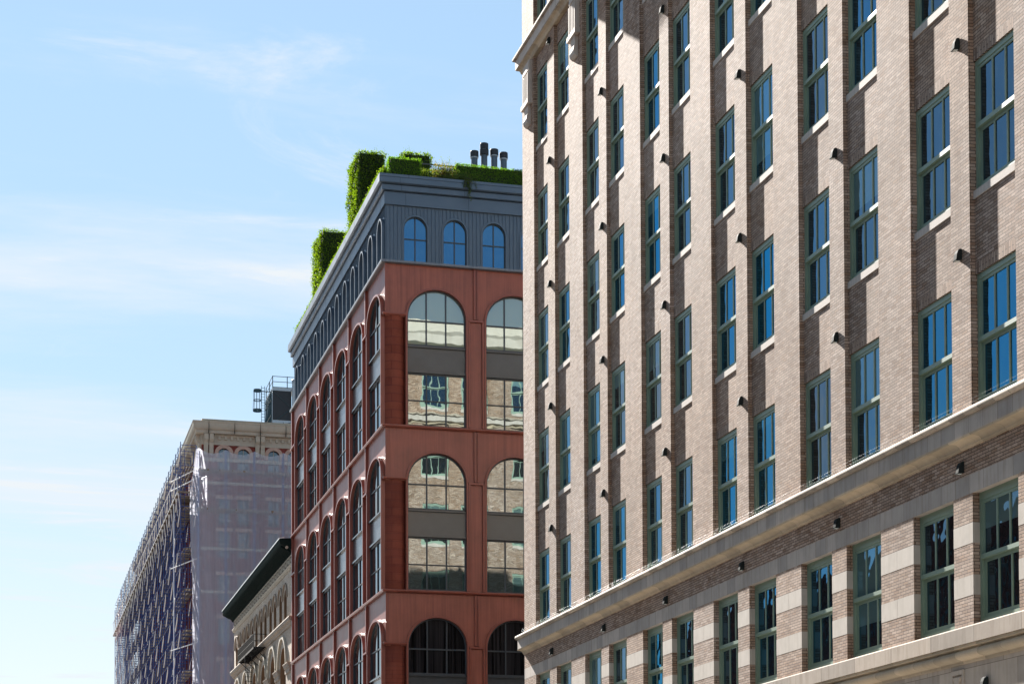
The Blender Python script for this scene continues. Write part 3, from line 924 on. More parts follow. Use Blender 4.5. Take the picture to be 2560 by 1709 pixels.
# standing seams
mb = MB()
def seams(centres, lo, hi, a, b, step, T):
    m = MB(); u = lo
    while u < hi:
        zlow = za
        for c in centres:
            d = abs(u - c)
            if d < a: zlow = zspa + b * math.sqrt(max(0, 1 - (d / a) ** 2)) + .02
        if zlow < 37.5: m.box(u - .018, u + .018, -.05, 0, zlow, 37.55)
        u += step
    m.build('standing_seam', M['seam'], rb, T)
seams(AL, YT + .02, YRE, .78, .78, .235, AW); seams(AF, XT + .02, 30, .74, .76, .20, AS)
mb = MB(); mb.box(AF[7] + 1.05, XRE, YT, YT + .4, za, 37.6); mb.box(XT + .5, XRE, YT + .5, YRE - .02, 34.4, 38.9); mb.box(XT, XT + .5, YRE - .2, YRE, 34.5, 38.5)
mb.build('attic_core', M['seam'], rb)
def attic_window(T, c, a, b, proj, dg, glass):
    s = MB(); s.band(arc(c, zspa, a, b, za + .05, 18), arc(c, zspa, a + .085, b + .085, za + .05, 18), -proj, dg + .05)
    o = s.build('attic_surround', M['seam'], rb, T)
    f = MB()
    f.band(arc(c, zspa, a - .045, b - .045, za + .06, 18), arc(c, zspa, a + .01, b + .01, za + .06, 18), dg - .05, dg + .04)
    f.box(c - .03, c + .03, dg - .04, dg + .04, za + .08, zspa + b - .01)
    f.box(c - a, c + a, dg - .035, dg + .04, za + 1.23, za + 1.29)
    f.box(c - a, c + a, dg - .05, dg + .04, za + .04, za + .10)
    fo = f.build('attic_window', M['mullion'], rb, T)
    p = MB(); p.poly([(u, dg, z) for u, z in arc(c, zspa, a, b, za + .06, 18)])
    po = p.build('pane', glass, None, T); po.parent = fo
    fo.matrix_parent_inverse = ABS[rb.name].inverted()
for c in AL: attic_window(AW, c, .60, .60, .20, .06, M['glass_left'])
for c in AF[:5]: attic_window(AS, c, .625, .66, .06, .13, M['glass_attic'])
mb = MB()
for c in AF[5:]: mb.box(c - .66, c + .66, .12, .2, za, 37.2)
mb.build('attic_blind_panel', M['mullion'], rb, AS)
# frieze and stepped cornice
def run(name, prof, mat):
    mb = MB(); corner_run(mb, prof, XR, YR, YRE + .1, XRE); return mb.build(name, mat, rb)
run('frieze', [(-.6,37.55),(.02,37.55),(.02,38.20),(-.6,38.20)], M['seam'])
run('cornice', [(-.6,38.23),(.10,38.23),(.17,38.26),(.17,38.52),(-.6,38.52)], M['seam'])
run('cornice_top', [(-.6,38.55),(.26,38.55),(.345,38.60),(.345,38.86),(-.6,38.86)], M['seam'])
run('cornice_cap', [(-.6,38.885),(.335,38.885),(.335,39.03),(-.6,39.05)], M['seam'])
mb = MB()
for x0 in (20.15, 23.5, 26.9): mb.box(x0 - .006, x0 + .006, YR - .348, YR, 38.6, 38.86); mb.box(x0 + .1, x0 + .112, YR - .173, YR, 38.26, 38.52); mb.box(x0 + .35, x0 + .362, YR - .023, YR, 37.56, 38.2); mb.box(x0+.45, x0+.462, YR-.338, YR, 38.89, 39.03)
for k in range(11):
    y0 = YR + 1.1 + k * 2.9
    mb.box(XR - .348, XR, y0 - .008, y0 + .008, 38.6, 38.86); mb.box(XR - .173, XR, y0, y0 + .016, 38.26, 38.52); mb.box(XR - .023, XR, y0, y0 + .016, 37.56, 38.2)
mb.build('panel_joint', M['iron'], rb)
mb = MB(); mb.box(XR + .1, XRE, YR + .1, YRE, 38.9, 39.04); mb.build('roof', M['roof'], rb)

# ------------------------------------------------------------------ roof planting
def leaf(mb, p, s, nrm=None):
    d = Vector((random.gauss(0,1), random.gauss(0,1), random.gauss(0,1))).normalized()
    if nrm is not None: d = (d * .9 + Vector(nrm)).normalized()
    q = d.to_track_quat('Z', 'Y'); a = random.random() * 6.28
    i = len(mb.v)
    c, sn_ = math.cos(a), math.sin(a)
    for x_, y_ in ((-.5,0),(0,-.32),(.5,0),(0,.32)):
        mb.v.append(tuple(Vector(p) + q @ Vector(((x_*c - y_*sn_)*s, (x_*sn_ + y_*c)*s, random.uniform(-.1,.1)*s))))
    mb.f.append([i, i+1, i+2, i+3])

def raw(mb, name, mat, parent=None):
    me = bpy.data.meshes.new(name); me.from_pydata(mb.v, [], mb.f); me.materials.append(mat)
    o = bpy.data.objects.new(name, me); C.objects.link(o)
    if parent is not None: adopt(o, parent)
    return o

def hedge(name, label, cat, x0, x1, y0, y1, z0, z1, mat, n, s, shoots=0, rough=.12, faces='LFTRB', group=None, taper=0.0, planter=None):
    root = thing(name, label, cat, ((x0+x1)/2, (y0+y1)/2, z0), group)
    mb = MB()
    ar = {'L': (y1-y0)*(z1-z0), 'F': (x1-x0)*(z1-z0), 'T': (x1-x0)*(y1-y0), 'R': (y1-y0)*(z1-z0), 'B': (x1-x0)*(z1-z0)}
    tot = sum(ar[k] for k in faces)
    ph = [random.random() * 6 for _ in range(6)]
    for k in faces:
        for _ in range(int(n * ar[k] / tot)):
            a, b_ = random.random(), random.random()
            o = abs(random.gauss(0, rough))
            zz = z0 + (z1 - z0) * b_
            wob = .10 * math.sin(zz * 2.3 + ph[0]) * math.sin((a * 7) + ph[1]) + .06 * math.sin(zz * 5 + a * 11 + ph[2])
            wob *= rough / .12
            tp = taper * (1 - b_)
            o = o - .05 + wob
            if k == 'L': leaf(mb, (x0 - o + tp, y0 + (y1-y0)*a, zz), s * random.uniform(.6,1.3))
            if k == 'R': leaf(mb, (x1 + o, y0 + (y1-y0)*a, zz), s * random.uniform(.6,1.3), (1,0,.3))
            if k == 'F': leaf(mb, (x0 + (x1-x0)*a, y0 - o, zz), s * random.uniform(.6,1.3), (0,-1,.3))
            if k == 'B': leaf(mb, (x0 + (x1-x0)*a, y1 + o, zz), s * random.uniform(.6,1.3), (0,1,.3))
            if k == 'T': leaf(mb, (x0 + (x1-x0)*a, y0 + (y1-y0)*b_, z1 + o), s * random.uniform(.6,1.3), (0,0,1))
    for _ in range(shoots):
        p = Vector((random.uniform(x0, x1), random.uniform(y0, y1), z1))
        h = random.choice((.2,.25,.3,.35,.45,.6)) * random.uniform(.7,1.2)
        lean = Vector((random.uniform(-.25,.25), random.uniform(-.25,.25), 1))
        for j in range(int(h / .035)):
            leaf(mb, p + lean * (j * .035) + Vector((random.gauss(0,.025), random.gauss(0,.025), 0)), s * random.uniform(.45, .9) * (1 - j * .035 / (h + .1)))
    for _ in range(shoots):
        # side sprigs that break the clipped outline
        b_ = random.random(); a = random.random()
        p = Vector((x0 + taper * (1 - b_), y0 + (y1 - y0) * a, z0 + (z1 - z0) * b_)) if random.random() < .6 else Vector((x0 + (x1 - x0) * a, y0, z0 + (z1 - z0) * b_))
        d = Vector((-1, -.2, .5)) if p.y > y0 else Vector((random.choice((-.3,.3)), -1, .5))
        for j in range(6): leaf(mb, p + d * (j * .045), s * random.uniform(.4, .8))
    raw(mb, 'foliage', mat, root)
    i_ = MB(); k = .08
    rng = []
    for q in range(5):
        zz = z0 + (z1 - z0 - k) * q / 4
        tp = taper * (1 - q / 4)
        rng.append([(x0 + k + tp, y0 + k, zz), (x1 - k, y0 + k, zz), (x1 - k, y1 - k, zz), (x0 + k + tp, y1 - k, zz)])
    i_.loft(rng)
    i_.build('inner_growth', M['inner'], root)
    if planter:
        p = MB(); p.box(x0 - .03, x1 + .03, y0 - .03, y1 + .03, planter, z0); p.build('planter', M['seam'], root)
    return root
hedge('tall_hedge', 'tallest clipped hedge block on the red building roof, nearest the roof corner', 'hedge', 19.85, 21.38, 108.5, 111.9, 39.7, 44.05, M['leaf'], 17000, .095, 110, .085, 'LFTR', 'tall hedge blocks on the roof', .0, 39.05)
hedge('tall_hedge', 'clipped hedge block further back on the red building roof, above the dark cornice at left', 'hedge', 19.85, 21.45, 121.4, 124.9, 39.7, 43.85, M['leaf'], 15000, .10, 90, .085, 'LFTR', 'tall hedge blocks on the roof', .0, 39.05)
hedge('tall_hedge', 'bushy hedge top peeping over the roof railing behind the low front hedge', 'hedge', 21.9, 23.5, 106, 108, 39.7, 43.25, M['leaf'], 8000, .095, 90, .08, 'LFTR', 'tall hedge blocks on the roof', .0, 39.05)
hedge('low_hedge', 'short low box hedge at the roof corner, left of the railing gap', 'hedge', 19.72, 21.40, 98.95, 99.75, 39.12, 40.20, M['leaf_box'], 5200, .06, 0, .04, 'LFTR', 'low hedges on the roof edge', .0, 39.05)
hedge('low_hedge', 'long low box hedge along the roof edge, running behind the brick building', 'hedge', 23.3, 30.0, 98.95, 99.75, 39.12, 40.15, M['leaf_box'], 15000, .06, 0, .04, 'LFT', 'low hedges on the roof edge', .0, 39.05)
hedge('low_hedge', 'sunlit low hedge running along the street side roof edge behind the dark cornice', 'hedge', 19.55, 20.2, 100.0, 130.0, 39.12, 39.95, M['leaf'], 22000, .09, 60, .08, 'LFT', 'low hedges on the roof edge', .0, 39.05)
# mixed shrub and trailing vine beside the gap
sh = thing('shrub', 'mixed green and pinkish shrub beside the roof railing gap', 'shrub', (22.7, 99.2, 39.05))
mb = MB()
for _ in range(5200):
    t = random.random(); u = random.gauss(22.75, .38); z = 39.15 + abs(random.gauss(0, .45))
    if z > 40.25 or not 22.05 < u < 23.6: continue
    leaf(mb, (u, 99.0 + random.uniform(-.12, .4), z), random.uniform(.04, .085))
raw(mb, 'foliage', M['leaf_pink'], sh)
mb = MB()
for _ in range(5000):
    leaf(mb, (random.uniform(21.3, 23.6), random.uniform(100.0, 100.5), random.uniform(39.1, 40.15)), random.uniform(.07, .12))
raw(mb, 'rear_foliage', M['leaf_vine'], sh)
mb = MB()
for _ in range(14):
    x0 = random.uniform(22.1, 23.6); mb.tube((x0, 99.2, 39.0), (x0 + random.uniform(-.2,.2), 99.1, 39.9), .012, 5)
mb.build('stem', M['wood'], sh)
mb = MB()
for x0, h in ((22.55,.35),(22.95,.42),(23.0,.30)):
    for j in range(16): leaf(mb, (x0 + random.gauss(0,.05), 99.1, 40.15 + h * j / 16), .05)
raw(mb, 'shoot', M['leaf_vine'], sh)
vn = thing('trailing_vine', 'dark green vine trailing down over the grey cornice', 'vine', (23.6, 98.3, 39.05))
mb = MB(); st_ = MB()
for k in range(11):
    x0 = random.gauss(23.75, .28); ln = random.uniform(.25, 1.15) * (1.2 if abs(x0 - 23.85) < .15 else .6)
    px, py, pz = x0, 98.75, 39.35
    q = Vector((x0, 98.25, 39.12))
    st_.tube((px, py, pz), q, .008, 4)
    for j in range(int(ln / .05)):
        n_ = q + Vector((random.gauss(0,.02), random.gauss(-.004,.008), -.05)); st_.tube(q, n_, .006, 4); q = n_
        for _ in range(3): leaf(mb, q + Vector((random.gauss(0,.05), random.gauss(-.03,.03), 0)), random.uniform(.045,.085))
for _ in range(1200):
    leaf(mb, (random.gauss(23.4, .45), random.uniform(98.3, 98.95), 39.12 + abs(random.gauss(0,.22))), random.uniform(.045,.085))
raw(mb, 'foliage', M['leaf_vine'], vn); st_.build('stem', M['wood'], vn)
# railing
rl = thing('roof_railing', 'thin dark metal railing with slim bars along the roof hedge top', 'railing', (24, 99.85, 39.05))
mb = MB(); mb.box(19.86, 31, 99.80, 99.86, 40.26, 40.32); mb.box(19.86, 31, 99.82, 99.85, 39.2, 39.24); mb.build('top_rail', M['mullion'], rl)
mb = MB()
for k in range(90): mb.tube((19.9 + k * .125, 99.83, 39.05), (19.9 + k * .125, 99.83, 40.27), .011, 5)
mb.build('baluster', M['iron'], rl)['kind'] = 'stuff'
mb = MB(); mb.box(19.86, 19.92, 99.8, 130, 40.26, 40.31)
for k in range(24): mb.box(19.87, 19.91, 100 + k*1.3, 100.03 + k*1.3, 39.05, 40.26)
mb.build('side_rail', M['iron'], rl)
# vent pipes
vp = [('leftmost of four roof vent pipes, short with black cap', 25.50, 42.86, .225, 0), ('tallest of four roof vent pipes, with a double black cap', 26.06, 43.34, .225, 1), ('third roof vent pipe from left, slightly taller black cap', 26.63, 43.06, .225, 0), ('rightmost of four roof vent pipes, beside the brick building', 27.17, 42.93, .225, 0)]
for lab, x0, zt, r, dbl in vp:
    p = thing('vent_pipe', lab, 'vent pipe', (x0, 104, 39.05), 'vent pipes on the red building roof')
    def cyl(rs):
        mb = MB(); mb.loft([[(x0 + rr * math.cos(2*math.pi*k/24), 104 + rr * math.sin(2*math.pi*k/24), z) for k in range(24)] for rr, z in rs]); return mb
    cyl([(.18,39.05),(.18,zt-.15)]).build('pipe', M['flue'], p)
    cyl([(.19,zt-.34),(.235,zt-.32),(.235,zt-.02),(.22,zt)]).build('cap', M['tower'], p)
    cyl([(.185,zt-.40),(.225,zt-.39),(.225,zt-.345),(.185,zt-.34)]).build('ring', M['steel'], p)
    if dbl: cyl([(.19,zt-.66),(.25,zt-.63),(.25,zt-.36),(.2,zt-.345)]).build('collar', M['tower'], p)

# ------------------------------------------------------------------ pale building with green cornice
Y30, Y31 = 130.75, 164.6
tb = thing('pale_building', 'pale tan building with round arches under a deep dark green cornice', 'building', (19.4, Y30, 0))
TW = lambda u, w_, z: (19.4 + w_, u, z)
UC = []
for k in range(6): UC += [134.42 + 5.16 * k, 136.75 + 5.16 * k]
mb = MB()
eds = [Y30] + [(UC[k] + UC[k+1]) / 2 for k in range(11)] + [Y31]
for k, c in enumerate(UC): arch_panel(mb, eds[k], eds[k+1], 20.5, 24.3, c, 22.42, .62, .62, 20.76, 0, 14)
BC = [135.60 + 5.16 * k for k in range(6)]
edb = [Y30] + [(BC[k] + BC[k+1]) / 2 for k in range(5)] + [Y31]
for k, c in enumerate(BC): arch_panel(mb, edb[k], edb[k+1], 12.0, 20.5, c, 17.85, 1.35, 1.35, 12.4, 0, 18)
mb.box(Y30, Y31, 0, .3, 24.3, 25.5); mb.box(Y30, Y31, 0, .3, 0, 12.0)
mb.build('wall', M['tan'], tb, TW)
mb = MB(); mb.box(19.75, 40, Y30, Y31, 0, 25.2); mb.box(19.4, 19.75, Y31 - .25, Y31, 0, 25.4); mb.build('core_wall', M['tan_trim'], tb)
for c in UC:
    s = MB(); s.band(arc(c, 22.42, .62, .62, 20.76, 14), arc(c, 22.42, .64, .64, 20.76, 14), -.004, .35); so3 = s.build('reveal', M['tan_dark'], tb, TW)
    p = MB(); p.poly([(u, .30, z) for u, z in arc(c, 22.42, .62, .62, 20.76, 14)])
    fr = MB(); fr.box(c - .62, c + .62, .24, .3, 21.6, 21.68); fr.box(c - .03, c + .03, .25, .3, 20.76, 23.0)
    fo = fr.build('window', M['tan_dark'], tb, TW); po = p.build('pane', M['glass_left'], None, TW); po.parent = fo
    fo.matrix_parent_inverse = ABS[tb.name].inverted()
    s = MB(); s.band(arc(c, 22.42, 1.0, 1.0, 22.42, 14), arc(c, 22.42, 1.13, 1.13, 22.42, 14), -.11, .02)
    s.build('arch_moulding', M['tan_trim'], tb, TW)
for c in BC:
    s = MB(); s.band(arc(c, 17.85, 1.33, 1.33, 12.4, 18), arc(c, 17.85, 1.36, 1.36, 12.4, 18), -.004, .6); s.build('reveal', M['tan_dark'], tb, TW)
    p = MB(); p.poly([(u, .5, z) for u, z in arc(c, 17.85, 1.35, 1.35, 12.4, 18)])
    fr = MB(); fr.box(c - .05, c + .05, .42, .5, 12.4, 19.1); fr.box(c - 1.35, c + 1.35, .42, .5, 17.0, 17.12); fr.band(arc(c, 17.85, 1.27, 1.27, 12.4, 18), arc(c, 17.85, 1.35, 1.35, 12.4, 18), .42, .5)
    fo = fr.build('window', M['mullion'], tb, TW); po = p.build('pane', M['glass_left'], None, TW); po.parent = fo
    fo.matrix_parent_inverse = ABS[tb.name].inverted()
    s = MB(); s.band(arc(c, 17.80, 1.98, 2.0, 17.80, 20), arc(c, 17.80, 2.16, 2.2, 17.80, 20), -.16, .02); s.build('arch_moulding', M['cream'], tb, TW)
for k in range(7):
    mb = MB()
    y = BC[0] - 2.58 + 5.16 * k
    lo, hi = max(Y30, y - 1.1), min(Y31, y + 1.1)
    pr = [(0,17.15),(.10,17.15),(.10,17.45),(.16,17.5),(.22,17.72),(.26,17.74),(.26,17.8),(0,17.8)]
    mb.loft([[(19.4 - p, u, z) for p, z in pr] for u in (lo, hi)])
    mb.build('impost', M['tan_trim'], tb)
mb = MB()
pr = [(0,20.22),(.10,20.26),(.15,20.42),(.28,20.50),(.32,20.70),(.30,20.76),(0,20.80)]
mb.loft([[(19.4 - p, u, z) for p, z in pr] for u in (Y30, Y31 + .2)])
mb.build('belt_course', M['tan_trim'], tb)
mb = MB()
pr = [(0,24.05),(.06,24.06),(.06,24.14),(.11,24.16),(.11,24.24),(.15,24.27),(.15,24.33),(0,24.36)]
mb.loft([[(19.4 - p, u, z) for p, z in pr] for u in (Y30, Y31 + .1)])
mb.build('band_moulding', M['cream'], tb)
# raised key pattern on the frieze
mb = MB()
y = Y30 + .2
while y < Y31 - 1.2:
    t = .085; z0, z1 = 24.44, 24.98
    for u0, u1, a, b_ in ((0,1.0,z1-t,z1),(0,t*1.6,z0+.1,z1-t),(t*1.6,.62,z0+.1,z0+.1+t),(.62-t*1.4,.62,z0+.1+t,z1-.22),(.34,.62-t*1.4,z1-.22-t,z1-.22),(1.0,1.0+t*1.4,z0,z1),(.78,1.25,z0,z0+t)):
        mb.box(y + u0, y + u1, -.07, .02, a, b_)
    y += 1.27
mb.build('key_frieze', M['cream'], tb, TW)
mb = MB(); mb.box(Y30, Y31, -.012, .0, 24.40, 25.02); mb.build('frieze_ground', M['frieze_dark'], tb, TW)
# cornice: fascia, ribbed soffit, pale flashing
mb = MB()
pr = [(0,25.02),(.10,25.05),(.16,25.22),(.30,25.30),(.80,25.52),(.86,25.56),(.90,25.62),(.93,25.86),(.93,25.93),(0,26.0)]
mb.loft([[(19.4 - p, u, z) for p, z in pr] for u in (Y30, Y31 + .5)])
mb.build('cornice', M['green_metal'], tb)
mb = MB()
for k in range(96):
    y = Y30 + .3 + k * .35
    pr = [(.12,25.02),(.20,25.06),(.30,25.16),(.62,25.28),(.80,25.40),(.80,25.50),(.30,25.30),(.12,25.2)]
    mb.loft([[(19.4 - p, u, z) for p, z in pr] for u in (y, y + .15)])
mb.build('modillion', M['green_metal'], tb)['kind'] = 'stuff'
mb = MB(); mb.loft([[(19.4 - p, u, z) for p, z in [(.90,25.92),(.955,25.90),(.955,25.98),(.60,26.06),(.60,25.99)]] for u in (Y30, Y31 + .5)]); mb.build('flashing', M['flash'], tb)
mb = MB(); mb.tube((18.96, Y30 + .02, 25.35), (18.96, Y30 - .05, 25.35), .10, 16); mb.build('vent_disc', M['cream'], tb)
# fire escape
fe = thing('fire_escape', 'black iron fire escape balcony with hanging ladder on the pale arched facade', 'fire escape', (19.0, 148, 20.3))
ya, yb, xo = 144.0, 153.7, 18.43
mb = MB()
for k in range(14): mb.box(xo, 19.4, ya + (yb-ya) * k / 13 - .02, ya + (yb-ya) * k / 13 + .02, 20.22, 20.30)
for k in range(9): mb.box(xo + k * .115, xo + k * .115 + .05, ya, yb, 20.30, 20.325)
mb.box(xo - .02, xo + .03, ya, yb, 20.18, 20.32)
for k in range(5):
    y = ya + .4 + (yb - ya - .8) * k / 4
    mb.tube((xo + .1, y, 20.25), (19.4, y, 19.5), .03, 6)
mb.build('platform', M['iron'], fe)
mb = MB()
for z in (21.25, 20.75): 
    mb.box(xo - .02, xo + .02, ya, yb, z - .02, z + .02)
    for y in (ya, yb): mb.box(xo, 19.4, y - .02, y + .02, z - .02, z + .02)
for k in range(70):
    y = ya + (yb - ya) * k / 69; mb.box(xo - .014, xo + .014, y - .014, y + .014, 20.3, 21.25)
    if k % 3 == 0: mb.tube((xo, y, 20.35), (xo, min(yb, y + .42), 21.2), .012, 4)
mb.build('balustrade', M['iron'], fe)
mb = MB()
for x0 in (18.42, 18.93): mb.box(x0 - .025, x0 + .025, 148.97, 149.03, 14.0, 20.4)
for k in range(18): mb.box(18.42, 18.93, 148.985, 149.015, 14.2 + k * .34, 14.235 + k * .34)
mb.build('ladder', M['iron'], fe)

# ------------------------------------------------------------------ far building under repair
XF, YF, YFE = 19.4, 190.9, 276.0
fb = thing('cornice_building', 'dark red brick building with bracketed cream cornice, wrapped in scaffolding', 'building', (XF, YF, 0))
FS = lambda u, w_, z: (u, YF + w_, z)
def zc(z): return 1.7 + (z - 1.7) * YF / 189.4
AX = [21.56, 23.45, 26.42, 28.35, 31.3, 33.2]
mb = MB()
WT = [45.32, 40.4, 37.25, 33.0, 28.8, 24.7]
WT = [zc(z) for z in WT]
WS = [z - 2.55 for z in WT]
xs = [XF] + sum([[c - .58, c + .58] for c in AX], []) + [44]
for i in range(0, len(xs), 2): mb.box(xs[i], xs[i+1], 0, .4, 0, 46.2)
for c in AX:
    zz = [0] + sum([[WS[k], WT[k]] for k in range(5, -1, -1)], []) + [46.2]
    for i in range(0, len(zz), 2): mb.box(c - .58, c + .58, 0, .4, zz[i], zz[i+1] if zz[i+1] > zz[i] else zz[i] + .1)
mb.build('front_wall', M['redbrick'], fb, FS)
mb = MB()
for i, c in enumerate(AX):
    # spandrels above the round heads
    A = arc(c, WT[0] - .58, .58, .58, WT[0] - .58, 14)
    for k in range(len(A) - 1): mb.prism([A[k], A[k+1], (A[k+1][0], WT[0] + .01), (A[k][0], WT[0] + .01)], .002, .4)
mb.build('arch_spandrel', M['redbrick'], fb, FS)
first = None
for i, c in enumerate(AX[:4]):
    s = MB(); s.band(arc(c, WT[0] - .58, .58, .58, WT[0] - .9, 18), arc(c, WT[0] - .58, .93, .93, WT[0] - .9, 18), -.08, .05); s.build('arch_moulding', M['pinkstone'], fb, FS)
    for k in range(6):
        fr = MB()
        fr.box(c - .58, c - .51, .14, .3, WS[k], WT[k]); fr.box(c + .51, c + .58, .14, .3, WS[k], WT[k]); fr.box(c - .03, c + .03, .16, .3, WS[k], WT[k]); fr.box(c - .58, c + .58, .15, .3, (WS[k]+WT[k])/2 - .05, (WS[k]+WT[k])/2 + .05)
        fo = fr.build('window', M['b4cream'], fb, FS)
        p = MB(); p.poly([(c-.58,.24,WS[k]),(c+.58,.24,WS[k]),(c+.58,.24,WT[k]),(c-.58,.24,WT[k])]); po = p.build('pane', M['b4glass'], None, FS); po.parent = fo
        fo.matrix_parent_inverse = ABS[fb.name].inverted()
        if k: 
            h = MB(); h.box(c - .82, c + .82, -.10, .05, WT[k] - .02, WT[k] + .36); h.build('lintel', M['pinkstone'], fb, FS)
mb = MB()
for z in (42.95, 41.75, 35.4, 31.2): mb.box(XF - .1, 44, -.14, .02, zc(z), zc(z) + .28)
mb.box(XF, 44, -.06, .02, zc(44.0), zc(44.35))
mb.build('belt_course', M['b4cream'], fb, FS)
# street side wall
mb = MB(); mb.box(XF, 44, YF + .42, YFE, 0, 46.4); mb.build('street_wall', M['redbrick'], fb)
mb = MB()
for k in range(24):
    y = YF + 1.5 + k * 3.4
    for z in (24.5, 28.6, 32.8, 37, 40.2): mb.box(XF - .05, XF + .05, y, y + 1.5, z, z + 2.6)
mb.build('street_windows', M['b4glass'], fb)['kind'] = 'stuff'
mb = MB()
for k in range(25):
    y = YF + .2 + k * 3.4; mb.box(XF - .22, XF + .02, y, y + .7, 0, 44.9)
mb.build('pilaster', M['redbrick'], fb)['kind'] = 'stuff'
def runf(name, prof, mat):
    mb = MB(); corner_run(mb, prof, XF, YF, YFE, 44); return mb.build(name, mat, fb)
def zcp(z, p): return 1.7 + (z - 1.7) * (YF - p) / 189.4
runf('frieze', [(-.3,45.95),(.10,45.95),(.10,46.95),(-.3,46.95)], M['b4cream'])
pr = [(-.3,46.93),(.60,46.95),(.62,47.0),(.62,47.22),(.66,47.26)] + [(.66 + .24 * math.sin(R(k*15)), 47.26 + .62 * (1 - math.cos(R(k*15)))) for k in range(1,7)] + [(.93,47.95),(.95,48.06),(-.3,48.2)]
runf('cornice', pr, M['b4cream'])
mb = MB(); corner_run(mb, [(-1.6,48.1),(.0,48.1),(.0,48.38),(.03,48.40),(.03,48.47),(-1.6,48.5)], XF + .05, YF + .05, YFE, 44); mb.build('parapet', M['b4cream'], fb)
def console(mb, T, u0, u1):
    pr = [(.08,44.9),(.16,44.95),(.22,45.2),(.20,45.6),(.30,46.1),(.52,46.35),(.56,46.45),(.56,46.93),(.0,46.93),(.0,44.9)]
    mb.loft([[T(u, -p, z) for p, z in pr] for u in (u0, u1)])
FWm = lambda u, w_, z: (XF + w_, u, z)
for xc in (20.05, 25.05, 30.05):
    mb = MB(); console(mb, FS, xc - .46, xc - .05); console(mb, FS, xc + .05, xc + .46)
    mb.build('bracket', M['b4cream'], fb)
for k in range(12):
    mb = MB(); y = YF + .35 + k * 5.2; console(mb, FWm, y, y + .41); console(mb, FWm, y + .5, y + .92); mb.build('bracket', M['b4cream'], fb)
mb = MB()
for x0 in (20.05, 25.05):
    for k in range(6): mb.box(x0 + .93 + k * .60, x0 + 1.17 + k * .60, YF - .26, YF - .10, 46.45, 46.85)
    mb.box(x0 + .55, x0 + 4.45, YF - .18, YF - .1, 46.72, 46.93)
mb.build('dentil', M['b4cream'], fb)
mb = MB()
for x0 in (20.0, 22.5, 25.0, 27.5): mb.box(x0 - .012, x0 + .012, YF - .955, YF, 46.95, 48.08)
mb.build('cornice_joint', M['iron'], fb)
mb = MB(); mb.box(XF + .5, 44, YF + 1.6, YFE, 46.4, 48.3); mb.build('roof', M['roof'], fb)
# rooftop plant
ct = thing('cooling_tower', 'dark rooftop plant box with railing, caged ladder and pipe above the cream cornice', 'cooling tower', (28.3, 201, 48.3))
xa, xb, ya, yb = 27.42, 29.35, 198.9, 203.8
mb = MB(); mb.box(xa, xb, ya, yb, 50.72, 53.72); mb.build('louvre_box', M['tower'], ct)
mb = MB()
for k in range(8):
    y = ya + .02 + (yb - ya - .1) * k / 7; mb.box(xa - .05, xa - .003, y, y + .20, 48.5, 53.7)
mb.box(xa - .05, xb + .3, ya - .05, yb, 53.74, 54.05); mb.box(xa, xb + .2, ya - .04, ya + .02, 48.5, 50.70)
mb.build('panel', M['steel'], ct)
mb = MB()
for (a, b_) in (((xa,ya,54.1),(xb+.8,ya,54.1)),((xa,ya,54.65),(xb+.8,ya,54.65)),((xa,ya,55.2),(xb+.8,ya,55.2)),((xa,ya,54.65),(xa,yb,54.65)),((xa,ya,55.2),(xa,yb,55.2)),((xa,ya,54.1),(xa,yb,54.1))): mb.tube(a, b_, .035, 6)
for p in ((xa,ya),(xa+1.5,ya),(xa,ya+2.4),(xa,yb)): mb.tube((p[0],p[1],53.9), (p[0],p[1],55.25), .045, 6)
for z in (49.2, 49.9): mb.tube((25.4, 200, z), (xb, 196, z), .03, 5) ; mb.tube((25.3,206,z),(26.3,197,z),.03,5)
for x0, y0 in ((26.3,197),(25.9,201),(25.3,206),(28.2,196.6)): mb.tube((x0,y0,48.3),(x0,y0,49.95),.04,5)
mb.tube((xa, ya-.03, 53.7), (xb, ya-.03, 52.0), .03, 5); mb.tube((xa+.4, ya-.03, 50.72), (xb, ya-.03, 52.0), .03, 5)
for k in range(7):
    y = ya + (yb - ya) * k / 6
    mb.tube((xa - .14, y, 48.4), (xa - .14, y, 53.8), .045, 5)
    if k < 6: mb.tube((xa - .14, y, 49.5), (xa - .14, ya + (yb - ya) * (k + 1) / 6, 52.8), .025, 4)
for z in (49.6, 51.2, 52.8): mb.tube((xa - .16, ya, z), (xa - .16, yb, z), .04, 5)
mb.build('railing', M['teal'], ct)
mb = MB()
cx, cy = 26.0, 200.0
def hoop(z, r, h):
    for k in range(20):
        a, b_ = 2*math.pi*k/20, 2*math.pi*(k+1)/20
        mb.poly([(cx+r*math.cos(a),cy+r*math.sin(a),z),(cx+r*math.cos(b_),cy+r*math.sin(b_),z),(cx+r*math.cos(b_),cy+r*math.sin(b_),z+h),(cx+r*math.cos(a),cy+r*math.sin(a),z+h)])
hoop(53.8, .40, .22); hoop(52.85, .40, .10); hoop(51.75, .46, .22)
for k in range(9):
    a = R(90 + k * 360 / 9); mb.tube((cx+.40*math.cos(a),cy+.40*math.sin(a),53.9),(cx+.40*math.cos(a),cy+.40*math.sin(a),52.9),.018,4); mb.tube((cx+.40*math.cos(a),cy+.40*math.sin(a),52.9),(cx+.46*math.cos(a),cy+.46*math.sin(a),51.85),.018,4)
for x0 in (26.42, 26.75): mb.tube((x0, 200, 48.3), (x0, 200, 54.4), .03, 5)
for k in range(20): mb.tube((26.42,200,48.5+k*.3),(26.75,200,48.5+k*.3),.02,4)
mb.tube((26.75,200,52.6),(xa,200,52.6),.05,5); mb.tube((26.4,200,53.85),(xa,200,53.85),.05,5)
mb.build('caged_ladder', M['teal'], ct)
mb = MB(); mb.tube((29.55,198.6,48.3),(29.55,198.6,54.5),.19,14)
